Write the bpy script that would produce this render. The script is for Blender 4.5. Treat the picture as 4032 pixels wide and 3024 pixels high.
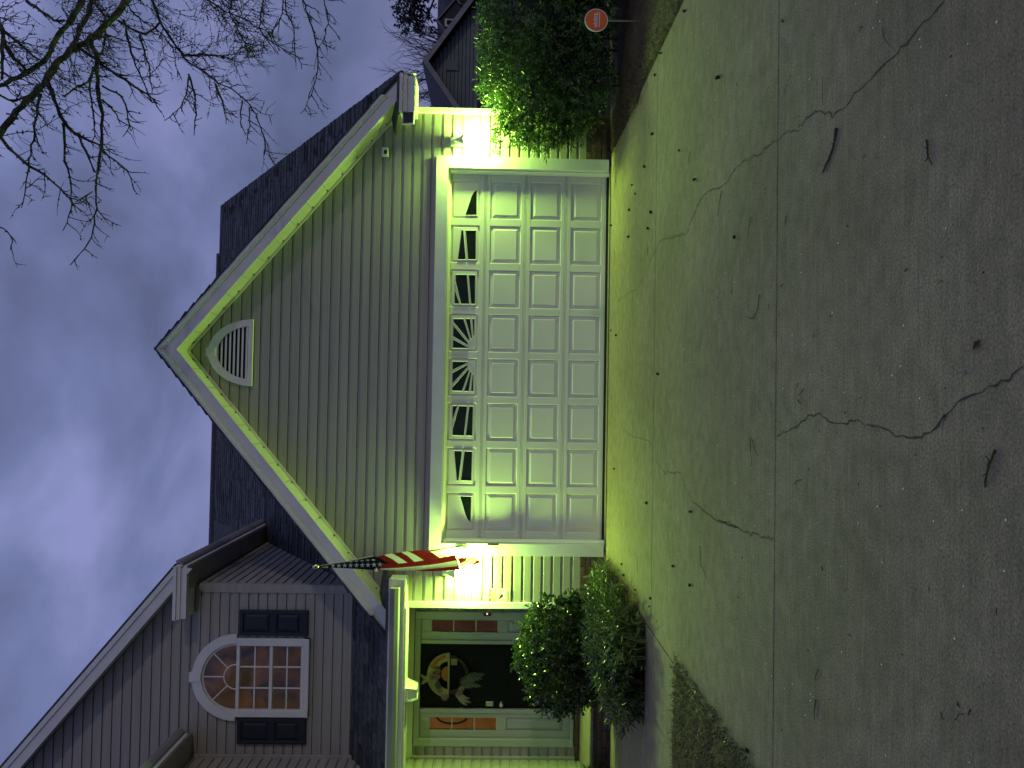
import bpy, bmesh, math, random, json
import numpy as np
from mathutils import Vector, Matrix
random.seed(7); rng = np.random.default_rng(7)
for o in list(bpy.data.objects): bpy.data.objects.remove(o)
SC = bpy.context.scene; COL = SC.collection
D = json.loads(r'''{"panes": [[[2.178, 1.758], [1.847, 1.755], [1.844, 1.898], [1.956, 1.862], [2.086, 1.823], [2.149, 1.792]], [[1.639, 1.946], [1.64, 1.926], [1.257, 1.887], [1.255, 1.987]], [[1.637, 1.892], [1.64, 1.759], [1.26, 1.755], [1.258, 1.854]], [[1.05, 2.012], [1.054, 1.868], [0.672, 1.83], [0.67, 1.935], [0.963, 2.012]], [[1.051, 1.84], [1.053, 1.758], [0.673, 1.754], [0.672, 1.802]], [[0.85, 2.02], [0.671, 1.959], [0.67, 2.019]], [[0.468, 2.028], [0.472, 1.901], [0.203, 1.814], [0.188, 1.824], [0.43, 2.028]], [[0.473, 1.872], [0.474, 1.814], [0.224, 1.784], [0.214, 1.794]], [[0.475, 1.781], [0.475, 1.758], [0.256, 1.756], [0.25, 1.764]], [[0.379, 2.029], [0.152, 1.833], [0.136, 1.843], [0.24, 2.031]], [[0.199, 2.03], [0.1, 1.838], [0.092, 1.837], [0.089, 2.031]]], "branches": [[0, [[3.793, -1.6, 5.507, 0.051], [3.477, -1.68, 5.632, 0.0486], [3.306, -1.76, 5.723, 0.0464], [3.102, -1.84, 5.856, 0.0444], [2.97, -1.92, 5.976, 0.0425], [2.807, -2.0, 6.069, 0.0405], [2.581, -2.08, 6.125, 0.0385], [2.437, -2.16, 6.159, 0.0365], [2.294, -2.24, 6.224, 0.0346], [2.089, -2.32, 6.305, 0.0328], [1.877, -2.4, 6.382, 0.0309]]], [0, [[3.967, -1.2, 6.146, 0.0362], [3.656, -1.375, 6.082, 0.0325], [3.399, -1.55, 6.087, 0.0292], [3.175, -1.725, 6.032, 0.026], [2.99, -1.9, 5.998, 0.023]]], [0, [[3.417, -2.2, 5.709, 0.0321], [3.145, -2.257, 5.765, 0.0301], [2.984, -2.314, 5.856, 0.0283], [2.795, -2.371, 5.901, 0.0265], [2.629, -2.429, 5.925, 0.0247], [2.528, -2.486, 6.012, 0.023], [2.427, -2.543, 6.127, 0.0215], [2.305, -2.6, 6.27, 0.0199]]], [0, [[4.148, -0.9, 5.632, 0.0292], [3.751, -0.936, 5.467, 0.0264], [3.499, -0.973, 5.288, 0.0239], [3.307, -1.009, 5.131, 0.0215], [3.215, -1.045, 4.979, 0.0192], [3.047, -1.082, 4.767, 0.0169], [2.921, -1.118, 4.519, 0.0147], [2.773, -1.155, 4.369, 0.0126], [2.626, -1.191, 4.258, 0.0106], [2.401, -1.227, 4.165, 0.0085], [2.274, -1.264, 4.113, 0.0066], [2.108, -1.3, 4.122, 0.0047]]], [1, [[3.063, -2.0, 5.716, 0.0209], [2.852, -2.0, 5.643, 0.0192], [2.583, -2.0, 5.64, 0.0175], [2.383, -2.0, 5.596, 0.0158], [2.138, -2.0, 5.577, 0.0142], [1.914, -2.0, 5.576, 0.0127], [1.713, -2.0, 5.597, 0.0111], [1.579, -2.0, 5.615, 0.0096], [1.479, -2.0, 5.634, 0.0082], [1.291, -2.0, 5.6, 0.0067], [0.99, -2.0, 5.646, 0.0052], [0.72, -2.0, 5.849, 0.0038]]], [1, [[3.005, -1.9, 5.866, 0.0179], [2.877, -1.867, 5.69, 0.0155], [2.782, -1.833, 5.536, 0.0131], [2.707, -1.8, 5.415, 0.0108], [2.633, -1.767, 5.281, 0.0085], [2.568, -1.733, 5.17, 0.0062], [2.426, -1.7, 5.112, 0.0039]]], [1, [[2.555, -2.2, 6.033, 0.0189], [2.395, -2.167, 5.983, 0.0167], [2.212, -2.133, 5.942, 0.0146], [2.148, -2.1, 5.894, 0.0125], [2.042, -2.067, 5.79, 0.0103], [1.834, -2.033, 5.682, 0.0082], [1.69, -2.0, 5.64, 0.0061]]], [1, [[2.148, -2.1, 5.916, 0.0125], [1.97, -2.04, 5.932, 0.0108], [1.811, -1.98, 5.95, 0.0091], [1.641, -1.92, 5.933, 0.0074], [1.499, -1.86, 5.95, 0.0056], [1.311, -1.8, 5.932, 0.0039]]], [1, [[2.094, -2.1, 5.86, 0.0124], [2.024, -2.057, 5.751, 0.0112], [1.964, -2.014, 5.619, 0.0099], [1.924, -1.971, 5.574, 0.0087], [1.839, -1.929, 5.494, 0.0075], [1.776, -1.886, 5.402, 0.0063], [1.699, -1.843, 5.348, 0.005], [1.542, -1.8, 5.313, 0.0038]]], [1, [[2.361, -2.3, 6.033, 0.0109], [2.163, -2.34, 6.045, 0.0094], [1.936, -2.38, 6.024, 0.0079], [1.71, -2.42, 6.045, 0.0065], [1.488, -2.46, 6.044, 0.0051], [1.164, -2.5, 6.06, 0.0037]]], [1, [[1.899, -2.4, 6.352, 0.0139], [1.765, -2.4, 6.244, 0.0127], [1.641, -2.4, 6.106, 0.0114], [1.56, -2.4, 5.979, 0.0102], [1.499, -2.4, 5.874, 0.0091], [1.417, -2.4, 5.778, 0.008], [1.324, -2.4, 5.682, 0.0068], [1.263, -2.4, 5.618, 0.0058], [1.146, -2.4, 5.666, 0.0047], [0.987, -2.4, 5.713, 0.0036]]], [1, [[1.478, -2.0, 5.655, 0.0076], [1.393, -2.15, 5.65, 0.006], [1.288, -2.3, 5.662, 0.0044]]], [1, [[3.152, -1.0, 5.111, 0.012], [2.929, -0.967, 5.04, 0.0094], [2.703, -0.933, 5.037, 0.0068], [2.474, -0.9, 5.077, 0.0042]]], [1, [[3.133, -1.0, 5.105, 0.0086], [2.86, -1.133, 5.089, 0.0068], [2.633, -1.267, 5.105, 0.0052], [2.456, -1.4, 5.194, 0.0036]]], [1, [[3.001, -1.1, 4.759, 0.0117], [2.787, -1.15, 4.659, 0.0078], [2.497, -1.2, 4.586, 0.0041]]], [1, [[2.774, -1.2, 4.412, 0.0081], [2.617, -1.2, 4.436, 0.0058], [2.472, -1.2, 4.423, 0.0035]]], [1, [[2.698, -1.2, 4.333, 0.0081], [2.447, -1.25, 4.311, 0.0057], [2.247, -1.3, 4.318, 0.0035]]], [1, [[3.369, -1.0, 5.195, 0.0121], [3.429, -0.925, 4.991, 0.0102], [3.438, -0.85, 4.801, 0.0083], [3.407, -0.775, 4.607, 0.0063], [3.369, -0.7, 4.59, 0.0044]]], [1, [[4.178, -0.8, 5.059, 0.0145], [4.023, -0.76, 4.789, 0.0123], [3.967, -0.72, 4.579, 0.0103], [3.868, -0.68, 4.407, 0.0083], [3.849, -0.64, 4.296, 0.0064], [3.798, -0.6, 4.224, 0.0044]]], [1, [[4.004, -0.8, 4.734, 0.0107], [3.77, -0.867, 4.606, 0.0084], [3.56, -0.933, 4.48, 0.0063], [3.321, -1.0, 4.413, 0.0042]]], [1, [[3.838, -0.7, 4.4, 0.0106], [3.741, -0.65, 4.29, 0.009], [3.645, -0.6, 4.098, 0.0075], [3.568, -0.55, 3.944, 0.0059], [3.454, -0.5, 3.933, 0.0044]]], [1, [[4.313, -0.6, 4.135, 0.0126], [4.121, -0.567, 4.118, 0.0099], [3.993, -0.533, 4.041, 0.0071], [3.694, -0.5, 4.022, 0.0044]]], [1, [[4.372, -0.5, 3.956, 0.0145], [4.079, -0.5, 3.845, 0.0126], [3.869, -0.5, 3.778, 0.0108], [3.638, -0.5, 3.731, 0.0089], [3.385, -0.5, 3.745, 0.0072], [3.109, -0.5, 3.822, 0.0055], [2.897, -0.5, 3.92, 0.0038]]], [1, [[4.433, -0.4, 3.709, 0.0091], [4.102, -0.467, 3.624, 0.0073], [3.793, -0.533, 3.665, 0.0055], [3.676, -0.6, 3.729, 0.0038]]], [1, [[4.145, -0.6, 4.151, 0.009], [3.885, -0.7, 4.198, 0.0072], [3.668, -0.8, 4.325, 0.0054], [3.455, -0.9, 4.478, 0.0038]]], [0, [[2.929, -2.7, 6.217, 0.0217], [2.771, -2.733, 6.151, 0.0184], [2.604, -2.767, 6.114, 0.0151], [2.317, -2.8, 6.094, 0.0119]]], [1, [[2.827, -2.7, 6.184, 0.0123], [2.739, -2.633, 6.082, 0.0107], [2.649, -2.567, 5.988, 0.0092], [2.608, -2.5, 5.914, 0.0077]]], [1, [[2.685, -2.7, 6.169, 0.0214], [2.568, -2.6, 6.097, 0.0168], [2.505, -2.5, 6.054, 0.0123]]], [1, [[3.654, -1.6, 6.632, 0.0159], [3.538, -1.65, 6.461, 0.0144], [3.434, -1.7, 6.338, 0.0129], [3.365, -1.75, 6.239, 0.0115], [3.355, -1.8, 6.109, 0.0101]]], [1, [[3.568, -1.4, 5.747, 0.0138], [3.523, -1.325, 5.663, 0.013], [3.477, -1.25, 5.54, 0.0121], [3.564, -1.175, 5.492, 0.0113], [3.691, -1.1, 5.431, 0.0105]]], [1, [[3.582, -1.4, 5.688, 0.0121], [3.305, -1.375, 5.633, 0.01], [3.1, -1.35, 5.567, 0.008], [2.918, -1.325, 5.478, 0.0061], [2.687, -1.3, 5.387, 0.0042]]], [1, [[3.841, -1.3, 6.079, 0.016], [3.527, -1.5, 5.826, 0.0132], [3.172, -1.7, 5.727, 0.0105], [2.851, -1.9, 5.683, 0.008]]], [1, [[2.233, -2.6, 6.257, 0.0122], [2.233, -2.45, 6.209, 0.01], [2.37, -2.3, 6.117, 0.0078]]], [1, [[2.307, -2.4, 5.745, 0.0091], [2.437, -2.267, 5.717, 0.0092], [2.572, -2.133, 5.642, 0.0093], [2.762, -2.0, 5.673, 0.0095]]], [1, [[2.585, -2.0, 5.591, 0.0094], [2.544, -1.967, 5.53, 0.0084], [2.537, -1.933, 5.447, 0.0074], [2.461, -1.9, 5.405, 0.0064], [2.327, -1.867, 5.383, 0.0054], [2.249, -1.833, 5.363, 0.0044], [2.127, -1.8, 5.454, 0.0034]]], [1, [[2.827, -1.9, 5.738, 0.0097], [2.622, -1.9, 5.765, 0.0086], [2.418, -1.9, 5.736, 0.0076], [2.249, -1.9, 5.709, 0.0066], [2.137, -1.9, 5.694, 0.0057], [2.023, -1.9, 5.735, 0.0047]]], [1, [[2.439, -2.0, 5.587, 0.011], [2.4, -1.933, 5.531, 0.0086], [2.324, -1.867, 5.495, 0.0062], [2.252, -1.8, 5.48, 0.0038]]], [1, [[0.967, -2.6, 6.209, 0.0059], [0.928, -2.567, 6.142, 0.0049], [0.847, -2.533, 6.117, 0.0039], [0.764, -2.5, 6.151, 0.0029]]], [1, [[3.932, -1.0, 5.84, 0.0127], [3.769, -0.98, 5.671, 0.0109], [3.658, -0.96, 5.465, 0.0092], [3.518, -0.94, 5.345, 0.0076], [3.35, -0.92, 5.299, 0.0059], [3.155, -0.9, 5.282, 0.0043]]], [1, [[3.5, -1.2, 5.6, 0.0104], [3.168, -1.2, 5.493, 0.0083], [2.972, -1.2, 5.463, 0.0062], [2.824, -1.2, 5.435, 0.0042]]]], "balls": [[2.517, -3.958], [1.588, -4.878], [1.448, -3.808], [1.066, -4.298], [0.421, -5.277], [2.596, -3.052], [2.503, -2.799], [1.973, -2.707], [1.777, -2.331], [1.787, -1.639], [1.635, -1.841], [1.556, -1.477], [1.226, -2.681], [1.101, -2.552], [1.261, -1.446], [1.692, -0.139], [2.541, -3.911], [-1.405, -4.288], [-0.339, -3.091], [-1.394, -0.65], [-1.55, -2.655], [0.326, -0.25], [0.225, -0.665], [-1.943, -4.3], [-2.565, -5.605], [-2.412, -1.292], [-2.504, -1.429], [-2.498, -2.128], [-2.394, -2.883], [-2.476, -2.85], [-1.916, -3.759]], "twigs": [[[0.594, -6.673], [0.515, -6.645], [0.474, -6.586], [0.441, -6.542]], [[0.3, -7.38], [0.244, -7.385], [0.205, -7.409]], [[1.054, -6.152], [1.03, -6.097], [0.98, -6.075]], [[0.93, -6.905], [0.918, -6.883]], [[0.349, -6.111], [0.302, -6.089]], [[0.882, -6.531], [0.744, -6.537]], [[0.841, -7.07], [0.786, -7.089], [0.723, -7.146]], [[1.53, -5.025], [1.477, -5.019]], [[1.332, -4.129], [1.253, -4.071]], [[0.477, -5.552], [0.357, -5.511]], [[0.796, -4.975], [0.645, -4.885]], [[0.003, -5.715], [-0.079, -5.696], [-0.122, -5.612], [-0.092, -5.478]], [[-0.073, -5.868], [-0.097, -5.856]], [[-0.125, -7.259], [-0.133, -7.242]], [[-0.507, -6.279], [-0.531, -6.261]], [[-0.746, -7.742], [-0.788, -7.711], [-0.855, -7.694]], [[-0.969, -6.323], [-1.004, -6.226]], [[-0.801, -5.587], [-0.953, -5.62]], [[-0.81, -5.616], [-0.898, -5.717]], [[-0.644, -7.488], [-0.686, -7.455]], [[-0.647, -7.497], [-0.688, -7.477]], [[0.006, -6.061], [-0.008, -6.038]], [[-0.536, -6.341], [-0.564, -6.291]], [[-0.59, -5.709], [-0.646, -5.751]], [[-1.019, -4.297], [-1.135, -4.253]], [[-0.592, -6.281], [-0.608, -6.312]], [[-1.794, -6.528], [-1.857, -6.493]], [[-1.937, -6.504], [-2.006, -6.487], [-2.032, -6.496]], [[-1.612, -4.529], [-1.722, -4.556], [-1.803, -4.706]], [[-1.539, -7.628], [-1.562, -7.616]], [[-1.566, -7.591], [-1.602, -7.553]], [[-1.201, -7.751], [-1.22, -7.751]], [[-1.224, -7.403], [-1.235, -7.405]], [[-1.374, -6.789], [-1.39, -6.789]], [[-1.699, -3.535], [-1.793, -3.618]], [[-1.611, -7.473], [-1.628, -7.484]], [[1.728, -2.735], [1.654, -2.661]], [[2.297, -0.744], [2.241, -0.724]], [[0.921, -2.545], [0.843, -2.483]], [[1.301, -0.439], [1.188, -0.422]], [[-2.151, -2.185], [-2.316, -2.22]], [[-2.102, -3.861], [-2.145, -3.835]], [[-2.517, -3.156], [-2.548, -3.14]]], "cracks": [[[0.735, -7.475], [0.723, -7.386], [0.707, -7.279], [0.703, -7.164], [0.695, -7.09], [0.681, -6.944], [0.681, -6.828], [0.658, -6.759], [0.671, -6.62], [0.699, -6.586], [0.753, -6.44], [0.764, -6.363], [0.747, -6.22], [0.783, -6.11], [0.781, -5.982]], [[0.783, -5.965], [0.806, -5.819], [0.799, -5.685], [0.85, -5.451], [0.853, -5.259], [0.842, -5.158], [0.807, -5.052], [0.839, -4.863], [0.884, -4.637], [0.89, -4.551], [0.845, -4.3], [0.793, -4.205], [0.722, -4.002], [0.783, -3.663], [0.866, -3.076], [0.599, -2.031], [0.628, -1.203], [0.636, -0.784], [0.808, -0.446]], [[-0.512, -7.857], [-0.538, -7.794], [-0.549, -7.734], [-0.592, -7.58], [-0.647, -7.49], [-0.687, -7.433], [-0.706, -7.363], [-0.726, -7.31], [-0.725, -7.175], [-0.704, -7.09], [-0.692, -7.038], [-0.689, -6.931], [-0.676, -6.888], [-0.698, -6.706], [-0.682, -6.606], [-0.654, -6.518], [-0.667, -6.388], [-0.724, -6.227], [-0.775, -5.992]], [[-0.388, 0.085], [-0.501, -0.147], [-0.608, -0.57], [-0.727, -0.96], [-0.904, -1.268], [-0.956, -1.853], [-0.961, -2.654], [-1.0, -2.829]], [[-1.105, -2.896], [-1.159, -3.187], [-1.2, -3.39], [-1.203, -3.328], [-1.152, -3.928], [-1.227, -4.091], [-1.311, -4.247], [-1.342, -4.484], [-1.375, -4.903], [-1.347, -5.159], [-1.356, -5.359], [-1.375, -4.91], [-1.358, -5.193], [-1.347, -5.592], [-1.313, -5.948]]], "bed": [[-2.688, -3.806], [-2.637, -4.103], [-2.674, -4.409], [-2.658, -4.743], [-2.626, -5.02], [-2.655, -5.191], [-2.626, -5.424], [-2.605, -5.622], [-2.641, -5.649]], "bedL": [[-2.688, -3.806], [-2.95, -3.833], [-3.262, -3.766], [-3.522, -3.765]], "joint": [[-2.737, -3.023], [-2.711, -3.352], [-2.7, -3.653], [-2.7, -3.807]], "bedR": [[2.726, -3.731], [2.666, -3.59], [2.662, -3.334], [2.699, -2.996], [2.696, -2.69], [2.706, -2.391], [2.678, -2.124], [2.562, -1.962], [2.55, -1.725]], "flag": {"pole": [[-2.503, -1.18, 3.423], [-2.473, -0.06, 1.899]], "header": [[[-2.49, -1.16, 3.387], [-2.487, -0.95, 3.158], [-2.467, -0.72, 2.888]], [[-2.52, -1.16, 3.386], [-2.525, -1.13, 3.324], [-2.494, -0.96, 3.156], [-2.474, -0.73, 2.886]]], "navy": [[[-2.491, -1.14, 3.318], [-2.489, -0.97, 3.154], [-2.469, -0.75, 2.883], [-2.474, -0.74, 2.83], [-2.508, -0.8, 2.74], [-2.537, -0.88, 2.655]], [[-2.523, -1.14, 3.33], [-2.538, -1.1, 3.128], [-2.56, -1.06, 2.875], [-2.564, -1.05, 2.79], [-2.565, -1.05, 2.747], [-2.565, -1.05, 2.733]]], "head": [[[-2.487, -1.15, 3.397], [-2.49, -1.1, 3.292]], [[-2.525, -1.15, 3.396], [-2.529, -1.13, 3.328]]], "stars": [[-2.49, -1.15, 3.263], [-2.494, -1.13, 3.2], [-2.495, -1.11, 3.138], [-2.498, -1.09, 3.075], [-2.499, -1.07, 3.013], [-2.501, -1.05, 2.95], [-2.5, -1.04, 2.886], [-2.499, -1.03, 2.819], [-2.5, -1.0, 2.756]], "stars2": [[-2.474, -1.0, 3.092], [-2.47, -0.98, 3.03], [-2.468, -0.96, 2.97], [-2.467, -0.94, 2.908], [-2.466, -0.92, 2.845], [-2.546, -1.08, 2.782]], "diag": [[[-2.462, -0.79, 2.832], [-2.496, -0.85, 2.741], [-2.526, -0.93, 2.649]], [[-2.454, -0.73, 2.756], [-2.49, -0.8, 2.642], [-2.524, -0.88, 2.564]], [[-2.448, -0.66, 2.67], [-2.477, -0.74, 2.572], [-2.515, -0.86, 2.462]], [[-2.444, -0.6, 2.57], [-2.468, -0.7, 2.478], [-2.509, -0.84, 2.381]], [[-2.441, -0.55, 2.493], [-2.468, -0.65, 2.385], [-2.496, -0.81, 2.273]], [[-2.439, -0.49, 2.382], [-2.457, -0.6, 2.291], [-2.485, -0.79, 2.194]], [[-2.445, -0.44, 2.291], [-2.452, -0.55, 2.2], [-2.474, -0.76, 2.089]]], "diagcol": "rwrwrr", "bands": [["r", [[-2.506, -0.98, 2.764], [-2.514, -0.93, 2.558], [-2.496, -0.9, 2.375], [-2.473, -0.85, 2.189], [-2.46, -0.83, 2.085], [-2.437, -0.75, 1.909]], [[-2.536, -1.1, 2.746], [-2.536, -1.05, 2.543], [-2.529, -1.0, 2.364], [-2.517, -0.95, 2.18], [-2.503, -0.9, 2.032], [-2.485, -0.83, 1.877]]], ["w", [[-2.536, -1.1, 2.746], [-2.536, -1.05, 2.543], [-2.529, -1.0, 2.364], [-2.517, -0.95, 2.18], [-2.503, -0.9, 2.032], [-2.485, -0.83, 1.877]], [[-2.562, -1.05, 2.753], [-2.579, -1.0, 2.548], [-2.587, -0.95, 2.368], [-2.575, -0.9, 2.183], [-2.565, -0.86, 2.033], [-2.556, -0.8, 1.853]]], ["r", [[-2.587, -0.95, 2.368], [-2.575, -0.9, 2.183], [-2.565, -0.86, 2.033], [-2.556, -0.8, 1.853]], [[-2.601, -0.9, 2.373], [-2.612, -0.85, 2.186], [-2.615, -0.8, 2.036], [-2.615, -0.74, 1.849]]], ["r", [[-2.498, -0.62, 1.884], [-2.504, -0.58, 1.78]], [[-2.561, -0.66, 1.856], [-2.532, -0.62, 1.789]]], ["w", [[-2.504, -0.58, 1.78], [-2.501, -0.54, 1.712], [-2.508, -0.52, 1.665]], [[-2.561, -0.66, 1.856], [-2.596, -0.66, 1.853], [-2.597, -0.64, 1.82]]], ["w", [[-2.508, -0.52, 1.665], [-2.54, -0.52, 1.645]], [[-2.597, -0.64, 1.82], [-2.585, -0.6, 1.734]]], ["r", [[-2.54, -0.52, 1.645], [-2.574, -0.5, 1.602]], [[-2.585, -0.6, 1.734], [-2.589, -0.55, 1.657]]], ["w", [[-2.602, -0.66, 1.853], [-2.607, -0.62, 1.771]], [[-2.632, -0.66, 1.841], [-2.636, -0.64, 1.809]]]]}, "cam": [-0.63343862963635, -9.965121455392385, 1.4737054308115063, 0.026170294939572326, -0.022340282918085833, 0.017815239814481718], "camr": [[1.0, -0.026, 0.018], [-0.017, 0.023, 1.0], [0.026, 0.999, -0.022]], "camR": [[0.999509357631654, -0.02576534827762282, 0.01780985218610761], [-0.017223753760928773, 0.02279338408328856, 0.9995918186682075], [0.02616077814479331, 0.999408129079489, -0.022338424669040968]]}''')

# ------------------------------------------------------------------ camera, sky, sun, exposure
cam = bpy.data.cameras.new('camera'); co = bpy.data.objects.new('camera', cam); COL.objects.link(co)
cr, cu, cf = [Vector(v) for v in D['camR']]
# the phone was held upright and the file is stored turned on its side: the camera is rolled a quarter turn
M = Matrix((( -cu.x, cr.x, -cf.x, D['cam'][0]), (-cu.y, cr.y, -cf.y, D['cam'][1]), (-cu.z, cr.z, -cf.z, D['cam'][2]), (0,0,0,1)))
co.matrix_world = M
cam.sensor_fit = 'HORIZONTAL'; cam.sensor_width = 36.0; cam.lens = 3028/4032*36
cam.clip_start = .05; cam.clip_end = 500
SC.camera = co
SUN_EL, SUN_AZ = math.radians(6.0), math.radians(128.0)      # azimuth clockwise from +Y
SUN_STRENGTH = 0.26
w = bpy.data.worlds.new('World'); SC.world = w; w.use_nodes = True
nt = w.node_tree; N = nt.nodes; L = nt.links; N.clear()
def nd(t, **k):
    n = N.new(t)
    for a, v in k.items(): setattr(n, a, v)
    return n
sky = nd('ShaderNodeTexSky'); sky.sky_type = 'NISHITA'; sky.sun_disc = False
sky.sun_elevation = SUN_EL; sky.sun_rotation = SUN_AZ; sky.air_density = 1.4; sky.dust_density = 2.0; sky.ozone_density = 3.0
bg1 = nd('ShaderNodeBackground'); bg1.inputs[1].default_value = 0.008
L.new(sky.outputs[0], bg1.inputs[0])
tc = nd('ShaderNodeTexCoord')
mp = nd('ShaderNodeMapping'); mp.inputs['Scale'].default_value = (1.0, 1.0, 1.7)
L.new(tc.outputs['Generated'], mp.inputs[0])
n1 = nd('ShaderNodeTexNoise'); n1.inputs['Scale'].default_value = 3.4; n1.inputs['Detail'].default_value = 6; n1.inputs['Roughness'].default_value = .5; n1.inputs['Distortion'].default_value = .25
L.new(mp.outputs[0], n1.inputs['Vector'])
rp = nd('ShaderNodeValToRGB')
rp.color_ramp.elements[0].position = .36; rp.color_ramp.elements[0].color = (.138, .160, .315, 1)
rp.color_ramp.elements[1].position = .66; rp.color_ramp.elements[1].color = (.325, .352, .69, 1)
e = rp.color_ramp.elements.new(.5); e.color = (.200, .236, .470, 1)
L.new(n1.outputs['Fac'], rp.inputs[0])
# cloud deck: darker low down, paler overhead
sx = nd('ShaderNodeSeparateXYZ'); L.new(tc.outputs['Generated'], sx.inputs[0])
mr = nd('ShaderNodeMapRange'); mr.inputs[1].default_value = .0; mr.inputs[2].default_value = .62; mr.inputs[3].default_value = .62; mr.inputs[4].default_value = 1.05
L.new(sx.outputs['Z'], mr.inputs[0])
ml = nd('ShaderNodeVectorMath', operation='SCALE'); L.new(rp.outputs[0], ml.inputs[0]); L.new(mr.outputs[0], ml.inputs['Scale'])
bg2 = nd('ShaderNodeBackground'); bg2.inputs[1].default_value = .84
L.new(ml.outputs[0], bg2.inputs[0])
ad = nd('ShaderNodeAddShader'); L.new(bg1.outputs[0], ad.inputs[0]); L.new(bg2.outputs[0], ad.inputs[1])
wo = nd('ShaderNodeOutputWorld'); L.new(ad.outputs[0], wo.inputs[0])
sl = bpy.data.lights.new('sun', 'SUN'); sl.energy = SUN_STRENGTH; sl.angle = math.radians(1.2); sl.color = (1.0, .89, .74)
so = bpy.data.objects.new('sun', sl); COL.objects.link(so)
sd = Vector((math.sin(SUN_AZ)*math.cos(SUN_EL), math.cos(SUN_AZ)*math.cos(SUN_EL), math.sin(SUN_EL)))
so.rotation_euler = sd.to_track_quat('Z', 'Y').to_euler(); so.location = (8, -8, 12)
vs = SC.view_settings; vs.view_transform = 'Standard'; vs.look = 'None'; vs.exposure = 0; vs.gamma = 1
try: vs.use_curve_mapping = False
except Exception: pass
SC.cycles.max_bounces = 8; SC.cycles.transparent_max_bounces = 12
SC.cycles.use_denoising = True
SC.cycles.sample_clamp_indirect = 4.0
SC.cycles.caustics_reflective = False; SC.cycles.caustics_refractive = False

# ------------------------------------------------------------------ materials
def mat(name, c1, c2=None, rough=.6, scale=6., bump=0., bscale=60., stretch=(1,1,1), spec=.4, rnd=0., metallic=0., detail=4, island=0., lo=.35, hi=.65, coords='Object'):
    m = bpy.data.materials.new(name); m.use_nodes = True
    t = m.node_tree; n = t.nodes; l = t.links
    b = n['Principled BSDF']; b.inputs['Roughness'].default_value = rough; b.inputs['Specular IOR Level'].default_value = spec; b.inputs['Metallic'].default_value = metallic
    c2 = c2 or c1
    co_ = n.new('ShaderNodeTexCoord'); mp_ = n.new('ShaderNodeMapping'); mp_.inputs['Scale'].default_value = stretch
    l.new(co_.outputs[coords], mp_.inputs[0])
    no = n.new('ShaderNodeTexNoise'); no.inputs['Scale'].default_value = scale; no.inputs['Detail'].default_value = detail; l.new(mp_.outputs[0], no.inputs['Vector'])
    r = n.new('ShaderNodeValToRGB'); r.color_ramp.elements[0].position = lo; r.color_ramp.elements[1].position = hi
    r.color_ramp.elements[0].color = (*c1, 1); r.color_ramp.elements[1].color = (*c2, 1)
    l.new(no.outputs['Fac'], r.inputs[0]); out = r.outputs[0]
    if rnd or island:
        h = n.new('ShaderNodeHueSaturation')
        if island:
            g = n.new('ShaderNodeNewGeometry'); src = g.outputs['Random Per Island']; amt = island
        else:
            g = n.new('ShaderNodeObjectInfo'); src = g.outputs['Random']; amt = rnd
        q = n.new('ShaderNodeMapRange'); q.inputs[3].default_value = 1-amt; q.inputs[4].default_value = 1+amt
        l.new(src, q.inputs[0]); l.new(q.outputs[0], h.inputs['Value']); l.new(out, h.inputs['Color']); out = h.outputs[0]
    l.new(out, b.inputs['Base Color'])
    if bump:
        nb = n.new('ShaderNodeTexNoise'); nb.inputs['Scale'].default_value = bscale; nb.inputs['Detail'].default_value = 3; l.new(mp_.outputs[0], nb.inputs['Vector'])
        bp = n.new('ShaderNodeBump'); bp.inputs['Strength'].default_value = bump; bp.inputs['Distance'].default_value = .01
        l.new(nb.outputs['Fac'], bp.inputs['Height']); l.new(bp.outputs[0], b.inputs['Normal'])
    return m
def emit(name, c, s, c2=None, scale=3., gloss=0.):
    m = bpy.data.materials.new(name); m.use_nodes = True
    n = m.node_tree.nodes; l = m.node_tree.links; b = n['Principled BSDF']
    b.inputs['Base Color'].default_value = (.02, .02, .02, 1); b.inputs['Roughness'].default_value = .08 if gloss else .9
    if not gloss: b.inputs['Base Color'].default_value = (.004,.003,.002,1); b.inputs['Specular IOR Level'].default_value = 0
    b.inputs['Emission Color'].default_value = (*c, 1); b.inputs['Emission Strength'].default_value = s
    if c2:
        co_ = n.new('ShaderNodeTexCoord'); no = n.new('ShaderNodeTexNoise'); no.inputs['Scale'].default_value = scale; no.inputs['Detail'].default_value = 6; no.inputs['Distortion'].default_value = 1.2
        l.new(co_.outputs['Object'], no.inputs['Vector'])
        r = n.new('ShaderNodeValToRGB'); r.color_ramp.elements[0].position = .36; r.color_ramp.elements[1].position = .66
        r.color_ramp.elements[0].color = (*c, 1); r.color_ramp.elements[1].color = (*c2, 1)
        l.new(no.outputs['Fac'], r.inputs[0]); l.new(r.outputs[0], b.inputs['Emission Color'])
    return m
def leafmat(name, c1, c2, rough=.32, trans=.3, island=.45):
    m = mat(name, c1, c2, rough=rough, scale=2.5, island=island, spec=.75)
    n = m.node_tree.nodes; l = m.node_tree.links; b = n['Principled BSDF']
    tr = n.new('ShaderNodeBsdfTranslucent'); mx = n.new('ShaderNodeMixShader'); mx.inputs[0].default_value = trans
    src = b.inputs['Base Color'].links[0].from_socket
    l.new(src, tr.inputs['Color']); l.new(b.outputs[0], mx.inputs[1]); l.new(tr.outputs[0], mx.inputs[2])
    l.new(mx.outputs[0], n['Material Output'].inputs[0]); return m
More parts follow.
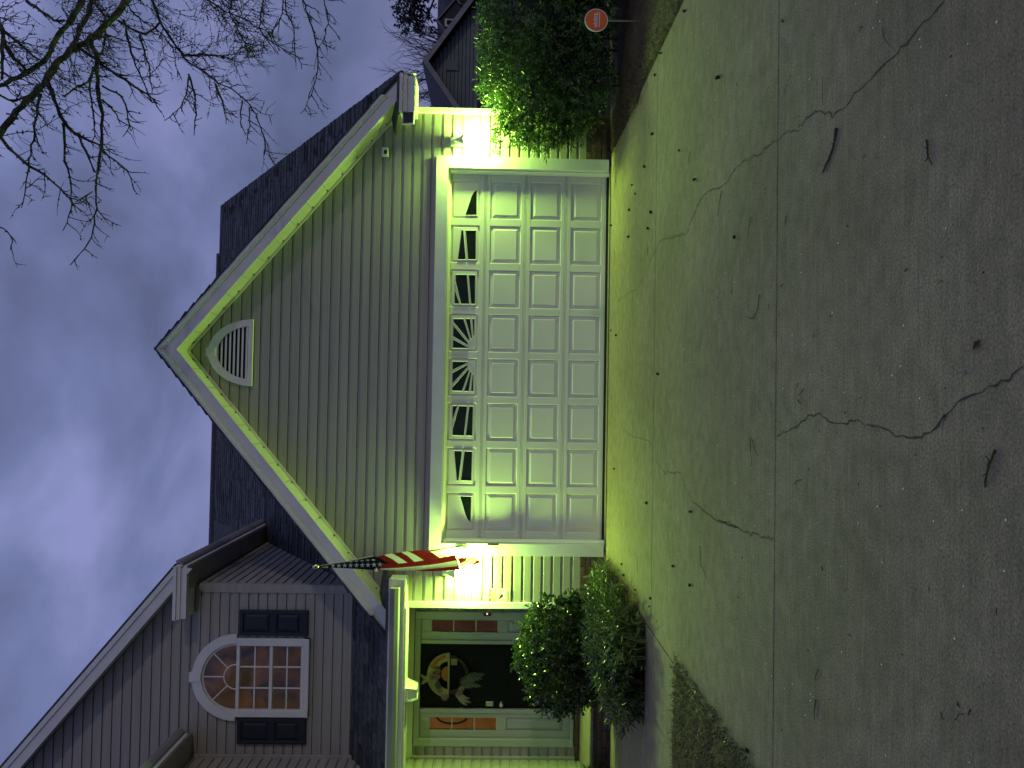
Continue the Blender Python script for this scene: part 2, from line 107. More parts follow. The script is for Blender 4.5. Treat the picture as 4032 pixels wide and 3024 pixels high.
def glassmat(name, tint=(.9, .9, .9), refl=.08):
    m = bpy.data.materials.new(name); m.use_nodes = True
    n = m.node_tree.nodes; l = m.node_tree.links; n.remove(n['Principled BSDF'])
    a = n.new('ShaderNodeBsdfTransparent'); a.inputs[0].default_value = (*tint, 1)
    g = n.new('ShaderNodeBsdfGlossy'); g.inputs['Roughness'].default_value = .04; g.inputs['Color'].default_value = (.45, .45, .45, 1)
    f = n.new('ShaderNodeFresnel'); f.inputs[0].default_value = 1.45
    mx = n.new('ShaderNodeMixShader'); l.new(f.outputs[0], mx.inputs[0]); l.new(a.outputs[0], mx.inputs[1]); l.new(g.outputs[0], mx.inputs[2])
    l.new(mx.outputs[0], n['Material Output'].inputs[0]); return m

SIDING = mat('siding vinyl', (.314,.294,.262), (.364,.342,.305), rough=.5, scale=1.6, bump=.25, bscale=30, stretch=(.35,2,9), rnd=.035)
TRIM = mat('white trim', (.66,.65,.63), (.73,.72,.70), rough=.42, scale=2.2, bump=.06, bscale=9, spec=.4)
DOORW = mat('garage door white', (.70,.68,.61), (.76,.73,.66), rough=.38, scale=1.3, bump=.03, bscale=14)
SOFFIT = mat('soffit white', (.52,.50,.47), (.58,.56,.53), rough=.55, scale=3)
ENTRY = mat('entry trim grey shaded', (.33,.335,.32), (.38,.385,.37), rough=.45, scale=2)  # grey entry trim, its colour darkened further to stand in for porch shade
GUTTER = mat('gutter shaded grey', (.24,.24,.24), (.29,.29,.29), rough=.4, scale=2)  # darker than the white trim: the unlit look of the gutter is in its colour
TAGM = mat('tag kraft', (.16,.155,.10), (.20,.19,.13), rough=.8, scale=20)
SHINGLE = mat('asphalt shingle', (.048,.052,.060), (.088,.092,.102), rough=.9, scale=14, bump=.7, bscale=260, rnd=.34, spec=.2)
SHINGLES = mat('asphalt shingle field', (.048,.052,.060), (.088,.092,.102), rough=.9, scale=14, bump=.7, bscale=260, island=.34, spec=.2)
BRICK = mat('brown brick', (.085,.052,.036), (.15,.088,.058), rough=.85, scale=22, bump=.5, bscale=120, rnd=.3)
MORTAR = mat('mortar', (.10,.09,.08), (.15,.14,.12), rough=.95, scale=30, bump=.5, bscale=150)
DARK = mat('dark void and gap shade', (.008,.009,.008), rough=.8)
RUBBER = mat('rubber seal', (.012,.012,.012), (.02,.02,.02), rough=.7)
PAINTBLACK = mat('black door paint', (.0035,.0045,.004), (.005,.006,.0055), rough=.55, scale=3, spec=.12)
SHUTTER = mat('navy shutter', (.010,.014,.024), (.016,.020,.032), rough=.5, scale=4)
METAL = mat('brushed nickel', (.42,.41,.38), (.5,.49,.46), rough=.3, metallic=1., scale=20)
BLACKMETAL = mat('black metal', (.012,.012,.012), (.02,.02,.02), rough=.35)
LAMPWHITE = mat('lamp white enamel', (.55,.55,.52), (.62,.62,.6), rough=.35)
DGLASS = mat('dark garage glass', (.006,.010,.006), (.010,.016,.010), rough=.12, spec=.3)
CLEAR = glassmat('clear glass')
FROST = leafmat('frosted lamp glass', (.50,.52,.46), (.58,.60,.54), rough=.4, trans=.5, island=.03)
WINGLASS = emit('dusky window glass', (.0045,.0040,.0045), 1.0, (.050,.021,.009), scale=2.1, gloss=1)
GLOW = emit('lit room wall', (.085,.030,.006), 1.0, (.135,.050,.011), scale=2.0)
GLOWDIM = emit('dim room wall', (.026,.011,.004), 1.0, (.044,.018,.006), scale=2.5)
LEAF_H = leafmat('hedge leaf', (.028,.056,.012), (.085,.150,.032), rough=.27, trans=.26)
LEAF_R = leafmat('shrub leaf', (.026,.050,.010), (.075,.125,.024), rough=.24, trans=.18)
BLADE = leafmat('grass blade', (.032,.056,.014), (.115,.155,.040), rough=.25, trans=.2, island=.6)
DRY = leafmat('dry straw', (.050,.025,.011), (.125,.066,.032), rough=.7, trans=.1)
STEM = mat('stem', (.045,.035,.022), (.07,.055,.035), rough=.8, scale=12)
BARK = mat('lichen bark', (.030,.027,.022), (.085,.088,.066), rough=.9, scale=9, bump=.8, bscale=70, lo=.42, hi=.62)
MULCH = mat('pine straw mulch', (.038,.022,.013), (.085,.050,.030), rough=.95, scale=26, bump=1.0, bscale=90, stretch=(1,1,1))
SOIL = mat('lawn soil', (.034,.025,.015), (.060,.044,.026), rough=.95, scale=6, bump=.8, bscale=50)
SEED = mat('seed ball', (.012,.009,.007), (.03,.022,.016), rough=.9, scale=40)
TWIG = mat('twig', (.030,.022,.019), (.065,.050,.042), rough=.9, scale=30)
REDLEAF = mat('red leaf', (.06,.015,.010), (.09,.025,.015), rough=.7)
PAPER = mat('pale scrap', (.22,.21,.19), rough=.8)
ORANGE = mat('orange sign', (.80,.16,.02), (.86,.18,.024), rough=.4)
SIGNWHITE = mat('sign white', (.8,.79,.76), rough=.5)
CREAM = mat('sign cream', (.60,.60,.42), (.66,.66,.48), rough=.55)
INK = mat('sign ink', (.03,.03,.02), rough=.6)
INKG = mat('sign grey ink', (.26,.27,.16), rough=.6)
FRED = mat('flag red', (.14,.006,.008), (.175,.009,.011), rough=.85, scale=30, spec=.1)
FWHITE = mat('flag white', (.55,.54,.50), (.62,.61,.57), rough=.85, scale=30, spec=.1)
FNAVY = mat('flag navy', (.004,.006,.016), (.006,.008,.022), rough=.9, scale=30, spec=.05)
for m in (FRED, FWHITE):
    n = m.node_tree.nodes; l = m.node_tree.links; b = n['Principled BSDF']
    tr = n.new('ShaderNodeBsdfTranslucent'); mx = n.new('ShaderNodeMixShader'); mx.inputs[0].default_value = .14
    l.new(b.inputs['Base Color'].links[0].from_socket, tr.inputs[0]); l.new(b.outputs[0], mx.inputs[1]); l.new(tr.outputs[0], mx.inputs[2]); l.new(mx.outputs[0], n['Material Output'].inputs[0])
GREYSIDE = mat('grey green siding', (.135,.160,.145), (.17,.20,.18), rough=.7, scale=2, rnd=.05)
GREYTRIM = mat('grey trim', (.20,.19,.19), (.25,.24,.24), rough=.6, scale=3)
DARKSIDE = mat('dark siding', (.030,.038,.040), (.040,.048,.050), rough=.7, scale=3)
FARROOF = mat('far roof', (.030,.034,.038), (.045,.050,.055), rough=.9, scale=8, bump=.5, bscale=20)
FARGLASS = mat('far window glass', (.02,.025,.03), (.03,.036,.04), rough=.1)
FARLEAF = leafmat('evergreen leaf', (.014,.020,.013), (.030,.040,.024), rough=.5, trans=.15)
FARBARK = mat('far bark', (.030,.028,.030), (.045,.042,.042), rough=.9, scale=5)
TAN = mat('wreath wood', (.22,.19,.11), (.30,.26,.15), rough=.7, scale=9, stretch=(1,1,5))
VINE = mat('grapevine', (.03,.022,.015), (.055,.04,.028), rough=.9, scale=20)
PINK = mat('dusty pink flower', (.16,.10,.08), (.24,.15,.12), rough=.8, scale=25)
PLUME = mat('pampas plume', (.22,.21,.14), (.30,.28,.19), rough=.95, scale=40)
WORANGE = mat('orange felt', (.26,.095,.02), (.32,.12,.03), rough=.9, scale=30)
SAGE = leafmat('sage leaf', (.030,.046,.020), (.06,.08,.038), rough=.6, trans=.1)
# concrete: blotches, fine aggregate, pits, glints of wet aggregate painted in as pale specks
def concrete(name, c1, c2, blot=.9):
    m = mat(name, c1, c2, rough=.85, scale=blot, detail=8, spec=.3, lo=.3, hi=.7)
    n = m.node_tree.nodes; l = m.node_tree.links; b = n['Principled BSDF']
    src = b.inputs['Base Color'].links[0].from_socket
    co_ = n['Texture Coordinate'] if 'Texture Coordinate' in n else n.new('ShaderNodeTexCoord')
    f = n.new('ShaderNodeTexNoise'); f.inputs['Scale'].default_value = 105; f.inputs['Detail'].default_value = 4; l.new(co_.outputs['Object'], f.inputs['Vector'])
    fr = n.new('ShaderNodeMapRange'); fr.inputs[1].default_value = .3; fr.inputs[2].default_value = .7; fr.inputs[3].default_value = .62; fr.inputs[4].default_value = 1.38; l.new(f.outputs['Fac'], fr.inputs[0])
    sc = n.new('ShaderNodeVectorMath'); sc.operation = 'SCALE'; l.new(src, sc.inputs[0]); l.new(fr.outputs[0], sc.inputs['Scale'])
    # broom streaks across the drive
    st = n.new('ShaderNodeMapping'); st.inputs['Scale'].default_value = (1.2, 22, 1); l.new(co_.outputs['Object'], st.inputs[0])
    sn = n.new('ShaderNodeTexNoise'); sn.inputs['Scale'].default_value = 2.2; sn.inputs['Detail'].default_value = 4; l.new(st.outputs[0], sn.inputs['Vector'])
    sr = n.new('ShaderNodeMapRange'); sr.inputs[1].default_value = .3; sr.inputs[2].default_value = .7; sr.inputs[3].default_value = .88; sr.inputs[4].default_value = 1.12; l.new(sn.outputs['Fac'], sr.inputs[0])
    s2 = n.new('ShaderNodeVectorMath'); s2.operation = 'SCALE'; l.new(sc.outputs[0], s2.inputs[0]); l.new(sr.outputs[0], s2.inputs['Scale'])
    q1 = n.new('ShaderNodeTexNoise'); q1.inputs['Scale'].default_value = 9; q1.inputs['Detail'].default_value = 7; q1.inputs['Roughness'].default_value = .62; l.new(co_.outputs['Object'], q1.inputs['Vector'])
    qr = n.new('ShaderNodeMapRange'); qr.inputs[1].default_value = .3; qr.inputs[2].default_value = .7; qr.inputs[3].default_value = .78; qr.inputs[4].default_value = 1.20; l.new(q1.outputs['Fac'], qr.inputs[0])
    s3 = n.new('ShaderNodeVectorMath'); s3.operation = 'SCALE'; l.new(s2.outputs[0], s3.inputs[0]); l.new(qr.outputs[0], s3.inputs['Scale']); s2 = s3
    v = n.new('ShaderNodeTexVoronoi'); v.inputs['Scale'].default_value = 34; l.new(co_.outputs['Object'], v.inputs['Vector'])
    lt = n.new('ShaderNodeMath'); lt.operation = 'LESS_THAN'; lt.inputs[1].default_value = .115; l.new(v.outputs['Distance'], lt.inputs[0])
    se = n.new('ShaderNodeSeparateColor'); l.new(v.outputs['Color'], se.inputs[0])
    gt = n.new('ShaderNodeMath'); gt.operation = 'GREATER_THAN'; gt.inputs[1].default_value = .955; l.new(se.outputs[0], gt.inputs[0])
    g2 = n.new('ShaderNodeMath'); g2.operation = 'MULTIPLY'; l.new(lt.outputs[0], g2.inputs[0]); l.new(gt.outputs[0], g2.inputs[1])
    mx = n.new('ShaderNodeMix'); mx.data_type = 'RGBA'; l.new(g2.outputs[0], mx.inputs['Factor']); l.new(s2.outputs[0], mx.inputs[6]); mx.inputs[7].default_value = (1., .99, .95, 1)
    l.new(mx.outputs[2], b.inputs['Base Color'])
    bp = n.new('ShaderNodeBump'); bp.inputs['Strength'].default_value = .5; bp.inputs['Distance'].default_value = .006; l.new(f.outputs['Fac'], bp.inputs['Height']); l.new(bp.outputs[0], b.inputs['Normal'])
    return m
CONC = concrete('driveway concrete', (.190,.150,.092), (.270,.214,.138))
CONCW = concrete('walk concrete', (.20,.165,.112), (.265,.215,.15), 1.4)
CRACK = mat('crack fill', (.03,.028,.022), (.07,.062,.048), rough=.95, scale=30)

# ------------------------------------------------------------------ mesh helpers
WORLD = {}
class MB:
    def __init__(s): s.v = []; s.f = []; s.m = []
    def add(s, vs, fs, mi=0):
        k = len(s.v); s.v += [tuple(a) for a in vs]; s.f += [tuple(i+k for i in f) for f in fs]; s.m += [mi]*len(fs); return s
    def box(s, x0, x1, y0, y1, z0, z1, mi=0):
        return s.add([(x0,y0,z0),(x1,y0,z0),(x1,y1,z0),(x0,y1,z0),(x0,y0,z1),(x1,y0,z1),(x1,y1,z1),(x0,y1,z1)],
            [(0,3,2,1),(4,5,6,7),(0,1,5,4),(1,2,6,5),(2,3,7,6),(3,0,4,7)], mi)
    def bbox(s, x0, x1, y0, y1, z0, z1, b=.004, mi=0):
        # box whose front (low y) edges are chamfered
        return s.add([(x0,y1,z0),(x1,y1,z0),(x1,y1,z1),(x0,y1,z1),(x0,y0+b,z0),(x1,y0+b,z0),(x1,y0+b,z1),(x0,y0+b,z1),(x0+b,y0,z0+b),(x1-b,y0,z0+b),(x1-b,y0,z1-b),(x0+b,y0,z1-b)],
            [(3,2,1,0),(0,1,5,4),(1,2,6,5),(2,3,7,6),(3,0,4,7),(4,5,9,8),(5,6,10,9),(6,7,11,10),(7,4,8,11),(8,9,10,11)], mi)
    def prism(s, poly, d, mi=0):
        # poly: list of 3D points (planar), d: extrude vector
        n = len(poly); P = [Vector(q) for q in poly]; d = Vector(d); Q = [q+d for q in P]
        return s.add(P+Q, [tuple(range(n)), tuple(range(2*n-1, n-1, -1))]+[(i, (i+n), (i+1)%n+n, (i+1)%n) for i in range(n)], mi)
    def tube(s, pts, rad, n=6, mi=0, cap=True):
        P = [Vector(q) for q in pts]; k = len(s.v); up = Vector((.13,.21,.97))
        r = rad if hasattr(rad, '__len__') else [rad]*len(P)
        for i, q in enumerate(P):
            d = (P[min(i+1, len(P)-1)]-P[max(i-1, 0)])
            if d.length < 1e-9: d = Vector((0,0,1))
            d.normalize(); a = d.cross(up)
            if a.length < .05: a = d.cross(Vector((1,0,0)))
            a.normalize(); b = d.cross(a)
            for j in range(n):
                t = 2*math.pi*j/n; s.v.append(tuple(q+(a*math.cos(t)+b*math.sin(t))*r[i]))
        for i in range(len(P)-1):
            for j in range(n):
                s.f.append((k+i*n+j, k+i*n+(j+1)%n, k+(i+1)*n+(j+1)%n, k+(i+1)*n+j)); s.m.append(mi)
        if cap:
            s.f.append(tuple(k+j for j in range(n-1, -1, -1))); s.m.append(mi)
            e = k+(len(P)-1)*n; s.f.append(tuple(e+j for j in range(n))); s.m.append(mi)
        return s
    def lathe(s, prof, c, n=16, mi=0, axis='z'):
        k = len(s.v); c = Vector(c)
        for r, h in prof:
            for j in range(n):
                t = 2*math.pi*j/n
                q = (r*math.cos(t), r*math.sin(t), h) if axis == 'z' else (r*math.cos(t), h, r*math.sin(t))
                s.v.append(tuple(c+Vector(q)))
        for i in range(len(prof)-1):
            for j in range(n):
                s.f.append((k+i*n+j, k+i*n+(j+1)%n, k+(i+1)*n+(j+1)%n, k+(i+1)*n+j)); s.m.append(mi)
        s.f.append(tuple(k+j for j in range(n-1, -1, -1))); s.m.append(mi)
        e = k+(len(prof)-1)*n; s.f.append(tuple(e+j for j in range(n))); s.m.append(mi)
        return s
    def mesh(s, name, mats, base=(0,0,0), smooth=False):
        me = bpy.data.meshes.new(name); bx, by, bz = base
        me.from_pydata([(a-bx, b-by, c-bz) for a, b, c in s.v], [], s.f)
        for m in (mats if isinstance(mats, (list, tuple)) else [mats]): me.materials.append(m)
        if any(s.m): me.polygons.foreach_set('material_index', s.m)
        if smooth: me.polygons.foreach_set('use_smooth', [True]*len(s.f))
        me.update(); return me
    def build(s, name, mats, parent=None, base=None, smooth=False, **props):
        # vertices are given in world space; a child keeps its thing's base as origin
        if parent is not None: base = WORLD[parent.name]
        base = base or (0,0,0)
        o = bpy.data.objects.new(name, s.mesh(name, mats, base, smooth)); COL.objects.link(o)
        if parent is not None: o.parent = parent
        else: o.location = base
        WORLD[o.name] = tuple(base)
        for k, v in props.items(): o[k] = v
        return o
def thing(name, loc, label, cat, group=None):
    o = bpy.data.objects.new(name, None); COL.objects.link(o); o.location = loc; o.empty_display_size = .2
    WORLD[o.name] = tuple(loc); o['label'] = label; o['category'] = cat
    if group: o['group'] = group
    return o
def tag(o, label, cat, group=None):
    o['label'] = label; o['category'] = cat
    if group: o['group'] = group
    return o
def put(name, me, parent, loc, rot=None):
    # a copy that shares mesh data, at a world place, under its thing
    o = bpy.data.objects.new(name, me); COL.objects.link(o); o.parent = parent
    b = WORLD[parent.name]; o.location = (loc[0]-b[0], loc[1]-b[1], loc[2]-b[2])
    if rot is not None: o.rotation_euler = rot
    WORLD[o.name] = tuple(loc); return o

# ------------------------------------------------------------------ ground, driveway, walk, beds
MB().add([(-150,-150,-.06),(150,-150,-.06),(150,200,-.06),(-150,200,-.06)], [(0,1,2,3)]).build('ground', SOIL, kind='structure')
DX0, DX1 = -2.69, 2.66
JOINT = mat('joint shadow', (.004,.004,.003), rough=1.)
drive = MB().box(DX0+.02, DX1-.02, -13.6, -.02, -.055, -.03).build('driveway', JOINT, kind='structure')
js = [-.012, -2.868, -5.965, -9.06, -13.6]
for i in range(4):
    y1, y0 = js[i]-.0045, js[i+1]+.0045
    b = .004; m = MB()
    xs = DX0 if i else DX0
    P = [(xs,y0),(DX1,y0),(DX1,y1),(xs,y1)]; Q = [(xs+b,y0+b),(DX1-b,y0+b),(DX1-b,y1-b),(xs+b,y1-b)]
    m.add([(a,c,-.05) for a,c in P]+[(a,c,-.006) for a,c in P]+[(a,c,0) for a,c in Q],
        [(0,1,5,4),(1,2,6,5),(2,3,7,6),(3,0,4,7),(4,5,9,8),(5,6,10,9),(6,7,11,10),(7,4,8,11),(8,9,10,11)])
    m.build('concrete_slab', CONC, drive)
# garage floor sill under the door
MB().box(-2.5, 2.5, .0, .6, -.05, .012).build('sill', CONC, drive)
for C in D['cracks']:
    m = MB(); pts = []
    for i in range(len(C)-1):
        a, b = Vector(C[i]), Vector(C[i+1]); n = max(2, int((b-a).length/.03))
        for k in range(n): pts.append(a.lerp(b, k/n)+Vector((random.gauss(0,.006), random.gauss(0,.006))))
    pts.append(Vector(C[-1])); vs = []; fs = []
    for i, q in enumerate(pts):
        d = pts[min(i+1,len(pts)-1)]-pts[max(i-1,0)]; nn = Vector((-d.y, d.x)); nn = nn.normalized() if nn.length > 1e-6 else Vector((1,0))
        wd = random.uniform(.0010, .0036)*(1.15 if q.y < -4 else 1.1)
        vs += [(q.x+nn.x*wd, q.y+nn.y*wd, .002), (q.x-nn.x*wd, q.y-nn.y*wd, .002)]
        if i: k = 2*i; fs.append((k-2, k, k+1, k-1))
    m.add(vs, fs).build('crack', CRACK, drive)
# walk from the drive to the porch
walk = MB().box(-9, -2.70, -3.80, -.56, -.055, -.03).build('walkway', CRACK, kind='structure')
for x0, x1, y0, y1 in ((-5.0,-2.705,-3.795,-2.62),(-9,-5.01,-3.795,-.565),(-5.0,-3.66,-2.61,-.565)):
    MB().add([(x0,y0,-.05),(x1,y0,-.05),(x1,y1,-.05),(x0,y1,-.05),(x0,y0,-.004),(x1,y0,-.004),(x1,y1,-.004),(x0,y1,-.004),(x0+.012,y0+.012,.002),(x1-.012,y0+.012,.002),(x1-.012,y1-.012,.002),(x0+.012,y1-.012,.002)],
        [(0,1,5,4),(1,2,6,5),(2,3,7,6),(3,0,4,7),(4,5,9,8),(5,6,10,9),(6,7,11,10),(7,4,8,11),(8,9,10,11)]).build('concrete_slab', CONCW, walk)
def bumpy(poly_x0, x1f, y0, y1, nx, ny, z, amp):
    vs = []; fs = []
    for j in range(ny+1):
        y = y0+(y1-y0)*j/ny; a = poly_x0(y); b = x1f(y)
        for i in range(nx+1):
            ed = min(i, nx-i, 3)/3
            vs.append((a+(b-a)*i/nx, y, z+amp*ed*(.5+random.random())))
    for j in range(ny):
        for i in range(nx): k = j*(nx+1)+i; fs.append((k,k+1,k+nx+2,k+nx+1))
    return MB().add(vs, fs)
def bedR(y):
    P = [(2.60,-1.3),(2.58,-1.9),(2.69,-2.1),(2.70,-2.7),(2.67,-3.2),(2.665,-3.6),(2.70,-3.8),(2.66,-14)]
    P = [(2.64,.1)]+P
    for (xa,ya),(xb,yb) in zip(P, P[1:]):
        if yb <= y <= ya: return xa+(xb-xa)*(y-ya)/(yb-ya)
    return 2.66
bumpy(lambda y: bedR(y)-.02, lambda y: 9., -13.5, .3, 26, 60, -.012, .03).build('mulch_bed', MULCH, kind='structure')
bumpy(lambda y: -9., lambda y: -2.655+.02*math.sin(y*5), -13.5, -3.80, 30, 50, -.012, .02).build('mulch_bed', MULCH, kind='structure')
bumpy(lambda y: -3.66, lambda y: -2.66, -2.62, -.02, 12, 26, .0, .03).build('mulch_bed', MULCH, kind='structure')

LAMPGLASS = bpy.data.materials.new('seeded lamp glass'); LAMPGLASS.use_nodes = True
_n = LAMPGLASS.node_tree.nodes; _l = LAMPGLASS.node_tree.links; _n.remove(_n['Principled BSDF'])
_a = _n.new('ShaderNodeBsdfTransparent'); _t = _n.new('ShaderNodeBsdfTranslucent'); _t.inputs[0].default_value = (.9,.9,.88,1); _m = _n.new('ShaderNodeMixShader'); _m.inputs[0].default_value = .3
_l.new(_a.outputs[0], _m.inputs[1]); _l.new(_t.outputs[0], _m.inputs[2]); _l.new(_m.outputs[0], _n['Material Output'].inputs[0])
# ------------------------------------------------------------------ the house
house = thing('house', (0,0,0), 'grey sided house with white trimmed garage gable, front door porch and upper wing', 'house')
XC = -.02; APEX = 5.70; SL = 10/12; EAVEX = 3.55; YO = -.30; YW = .05; YF = .03      # garage gable
ZE = 2.757; MS = .672                                                          # main roof: eave height, slope
YD = .55; XL = -5.42; XR = -3.12                                               # door wall plane, wing corners
mainz = lambda y: ZE+MS*(y-YO)
def gz(xx): return 5.45-SL*abs(xx-XC)      # underside of the garage rake
def gx(zz): return (5.45-zz)/SL            # half width at height
# backing walls, coloured near-black so the board gaps read as shadow lines
def wallpoly(name, pts, d, m=DARK): return MB().prism(pts, d).build(name, m, house)
wallpoly('wall', [(-3.22,YW,.3),(-2.46,YW,.3),(-2.46,YW,2.17),(2.46,YW,2.17),(2.46,YW,.3),(3.17,YW,.3),(3.17,YW,gz(3.17)),(XC,YW,5.42),(-3.22,YW,gz(-3.22))], (0,.1,0))
wallpoly('wall', [(3.06,.16,.3),(3.06,13,.3),(3.06,13,2.6),(3.06,.16,2.6)], (.1,0,0))
wallpoly('wall', [(3.06,.16,2.6),(3.06,13,2.6),(3.06,6.7,7.3),(3.06,.4,3.0)], (.1,0,0))
wallpoly('wall', [(-3.22,.16,.3),(-3.22,YD+.1,.3),(-3.22,YD+.1,2.75),(-3.22,.16,2.75)], (.1,0,0), SIDING)
# door wall, in pieces round the entry
for a, b, z0, z1 in ((XL,-5.24,.25,3.4),(-3.47,-3.23,.25,3.4),(-5.24,-3.47,2.47,3.4)):
    MB().box(a, b, YD+.02, YD+.12, z0, z1).build('wall', DARK, house)
WAX, WSL = -6.15, .824                      # wing ridge x, slope
def wz(xx): return 5.36+WSL*(abs(-2.82-WAX)-abs(xx-WAX))
wallpoly('wall', [(XR-.02,YD+.02,3.2),(XR-.02,YD+.02,wz(XR-.02)),(WAX,YD+.02,wz(WAX)),(-9.2,YD+.02,5.36),(-9.2,YD+.02,3.2)], (0,.1,0))
wallpoly('wall', [(XR-.02,YD+.12,3.2),(XR-.02,8,3.2),(XR-.02,8,5.5),(XR-.02,YD+.12,5.5)], (-.1,0,0))
wallpoly('wall', [(XL-.02,-1.6,-.05),(XL-.02,YD+.1,-.05),(XL-.02,YD+.1,5.45),(XL-.02,-1.6,5.45)], (-.1,0,0))
wallpoly('wall', [(XL-.12,-1.6,-.05),(-9.2,-1.6,-.05),(-9.2,-1.6,5.45),(-7.3,-1.6,7.0),(XL-.12,-1.6,5.45)], (0,.1,0), SIDING)
# ---- siding: each board an object
PROF = ((0,.0),(0,.0195),(.088,.0185),(.100,.006),(.1215,.0045),(.1232,.0))   # (height, proud)
def board(O, a, n, z0, s0b, s1b, s0t, s1t, name='siding_board'):
    if max(s1b-s0b, s1t-s0t) < .015: return
    O = Vector(O); a = Vector(a); n = Vector(n); m = MB(); vs = []
    for end in (0, 1):
        for h, pr in PROF:
            k = h/.127; s = (s0b+(s0t-s0b)*k) if end == 0 else (s1b+(s1t-s1b)*k)
            vs.append(O+a*s+n*pr+Vector((0,0,z0+h)))
    q = len(PROF); fs = [tuple(range(q)), tuple(range(2*q-1, q-1, -1))]+[(i, i+q, i+q+1, i+1) for i in range(q-1)]
    m.add(vs, fs); m.build(name, SIDING, house)
H = .127; Z0 = .33
k = 0
while Z0+k*H < 5.40:
    z = Z0+k*H; lo = lambda zz: max(-3.20, XC-gx(zz)); hi = lambda zz: min(3.17, XC+gx(zz))
    if z > 2.2: board((0,YW,0), (1,0,0), (0,-1,0), z, lo(z), hi(z), lo(z+H), hi(z+H))
    else:
        board((0,YW,0), (1,0,0), (0,-1,0), z, -3.20, -2.575, -3.20, -2.575); board((0,YW,0), (1,0,0), (0,-1,0), z, 2.575, 3.17, 2.575, 3.17)
    k += 1
k = 0
while .30+k*H < 2.50:      # door wall strips
    z = .30+k*H
    board((0,YD+.02,0), (1,0,0), (0,-1,0), z, XL, -5.25, XL, -5.25)
    board((0,YD+.02,0), (1,0,0), (0,-1,0), z, -3.46, -3.225, -3.46, -3.225)
    k += 1
k = 0
while 3.22+k*H < 7.9:       # wing gable wall
    z = 3.22+k*H
    rx = lambda zz: min(XR-.03, WAX+(wz(WAX)-zz)/WSL+.0)
    lx = lambda zz: max(-7.2, WAX-(wz(WAX)-zz)/WSL)
    board((0,YD+.02,0), (1,0,0), (0,-1,0), z, XL if z < 5.45 else lx(z), rx(z), XL if z < 5.45 else lx(z+H), rx(z+H))
    k += 1
k = 0
while 3.3+k*H < 5.42:      # wing side wall, running back to the main roof
    z = 3.3+k*H; y0 = YD+.06
    yb = lambda zz: max(y0, YO+(zz-ZE)/MS)
    board((XR-.02,0,0), (0,1,0), (1,0,0), z, y0, 6.0, y0, 6.0)
    k += 1
k = 0
while .05+k*H < 5.4:       # side wall of the projecting part beyond the porch
    board((XL-.02,0,0), (0,1,0), (1,0,0), .05+k*H, -1.58, YD, -1.58, YD); k += 1
# corner boards
def trimbox(x0, x1, y0, y1, z0, z1, name='corner_board', m=TRIM, b=.004): return MB().bbox(x0, x1, y0, y1, z0, z1, b).build(name, m, house)
trimbox(3.155, 3.232, .016, .16, .335, 2.76); trimbox(-3.272, -3.19, .016, .16, .335, 2.60)
trimbox(XR-.115, XR, YD-.015, YD+.08, 3.28, 5.40, m=SIDING); trimbox(XL-.02, XL+.035, YD-.035, YD+.0, .30, 2.52, m=SIDING)
trimbox(XL-.02, XL+.035, YD-.035, YD+.0, 3.3, 5.5, m=SIDING)
# ---- foundation bricks
BM = MB().box(-.097, .097, -.045, .045, -.028, .028).mesh('brick', BRICK)
BMh = MB().box(-.045, .045, -.045, .045, -.028, .028).mesh('brick', BRICK)
def bricks_x(x0, x1, yf, z0, z1):
    r = 0; z = z0+.034
    while z+.028 < z1+.004:
        xx = x0+(.0 if r % 2 else .10); 
        if r % 2 == 0 and xx-.01 > x0: put('brick', BMh, house, (x0+.047, yf+.045+random.uniform(-.002,.002), z))
        while xx+.194 < x1+.01:
            put('brick', BM, house, (xx+.10, yf+.045+random.uniform(-.003,.003), z)); xx += .205
        if x1-xx > .09: put('brick', BMh, house, (xx+.048, yf+.045, z))
        z += .068; r += 1
MB().box(-3.23, -2.6, .035, .15, -.05, .33).build('foundation', MORTAR, house); bricks_x(-3.225, -2.60, .022, -.01, .33)
MB().box(2.6, 3.2, .035, .15, -.05, .33).build('foundation', MORTAR, house); bricks_x(2.60, 3.19, .022, -.01, .33)
# ---- porch slab on a brick base
PX1 = -3.03; PY0 = -.56
MB().box(XL, PX1-.035, PY0+.045, .02, -.05, .205).build('foundation', MORTAR, house)
bricks_x(XL+.02, PX1-.02, PY0+.028, -.04, .205)
BMs = MB().box(-.045, .045, -.097, .097, -.028, .028).mesh('brick', BRICK)
for r in range(3):
    for q in range(3):
        y = PY0+.13+q*.205-(.1 if r % 2 else 0)+.05
        if y+.097 < .035: put('brick', BMs, house, (PX1-.07+random.uniform(-.003,.003), y, -.01+.034+r*.068))
m = MB(); b = .012
m.add([(XL,PY0,.208),(PX1,PY0,.208),(PX1,.018,.208),(XL,.018,.208),(XL,PY0,.238),(PX1,PY0,.238),(PX1,.018,.238),(XL,.018,.238),(XL,PY0+b,.25),(PX1-b,PY0+b,.25),(PX1-b,.018,.25),(XL,.018,.25)],
    [(3,2,1,0),(0,1,5,4),(1,2,6,5),(2,3,7,6),(3,0,4,7),(4,5,9,8),(5,6,10,9),(6,7,11,10),(7,4,8,11),(8,9,10,11)])
m.build('porch_floor', CONCW, house)
MB().box(XL, -3.25, .02, YD+.3, .0, .249).build('porch_floor', CONCW, house)
for q in range(10): put('brick', BM, house, (XL+.115+q*.205, YD-.005, .285+random.uniform(-.002,.002)))
MB().box(XL, -3.25, YD+.01, YD+.1, .25, .315).build('foundation', MORTAR, house)
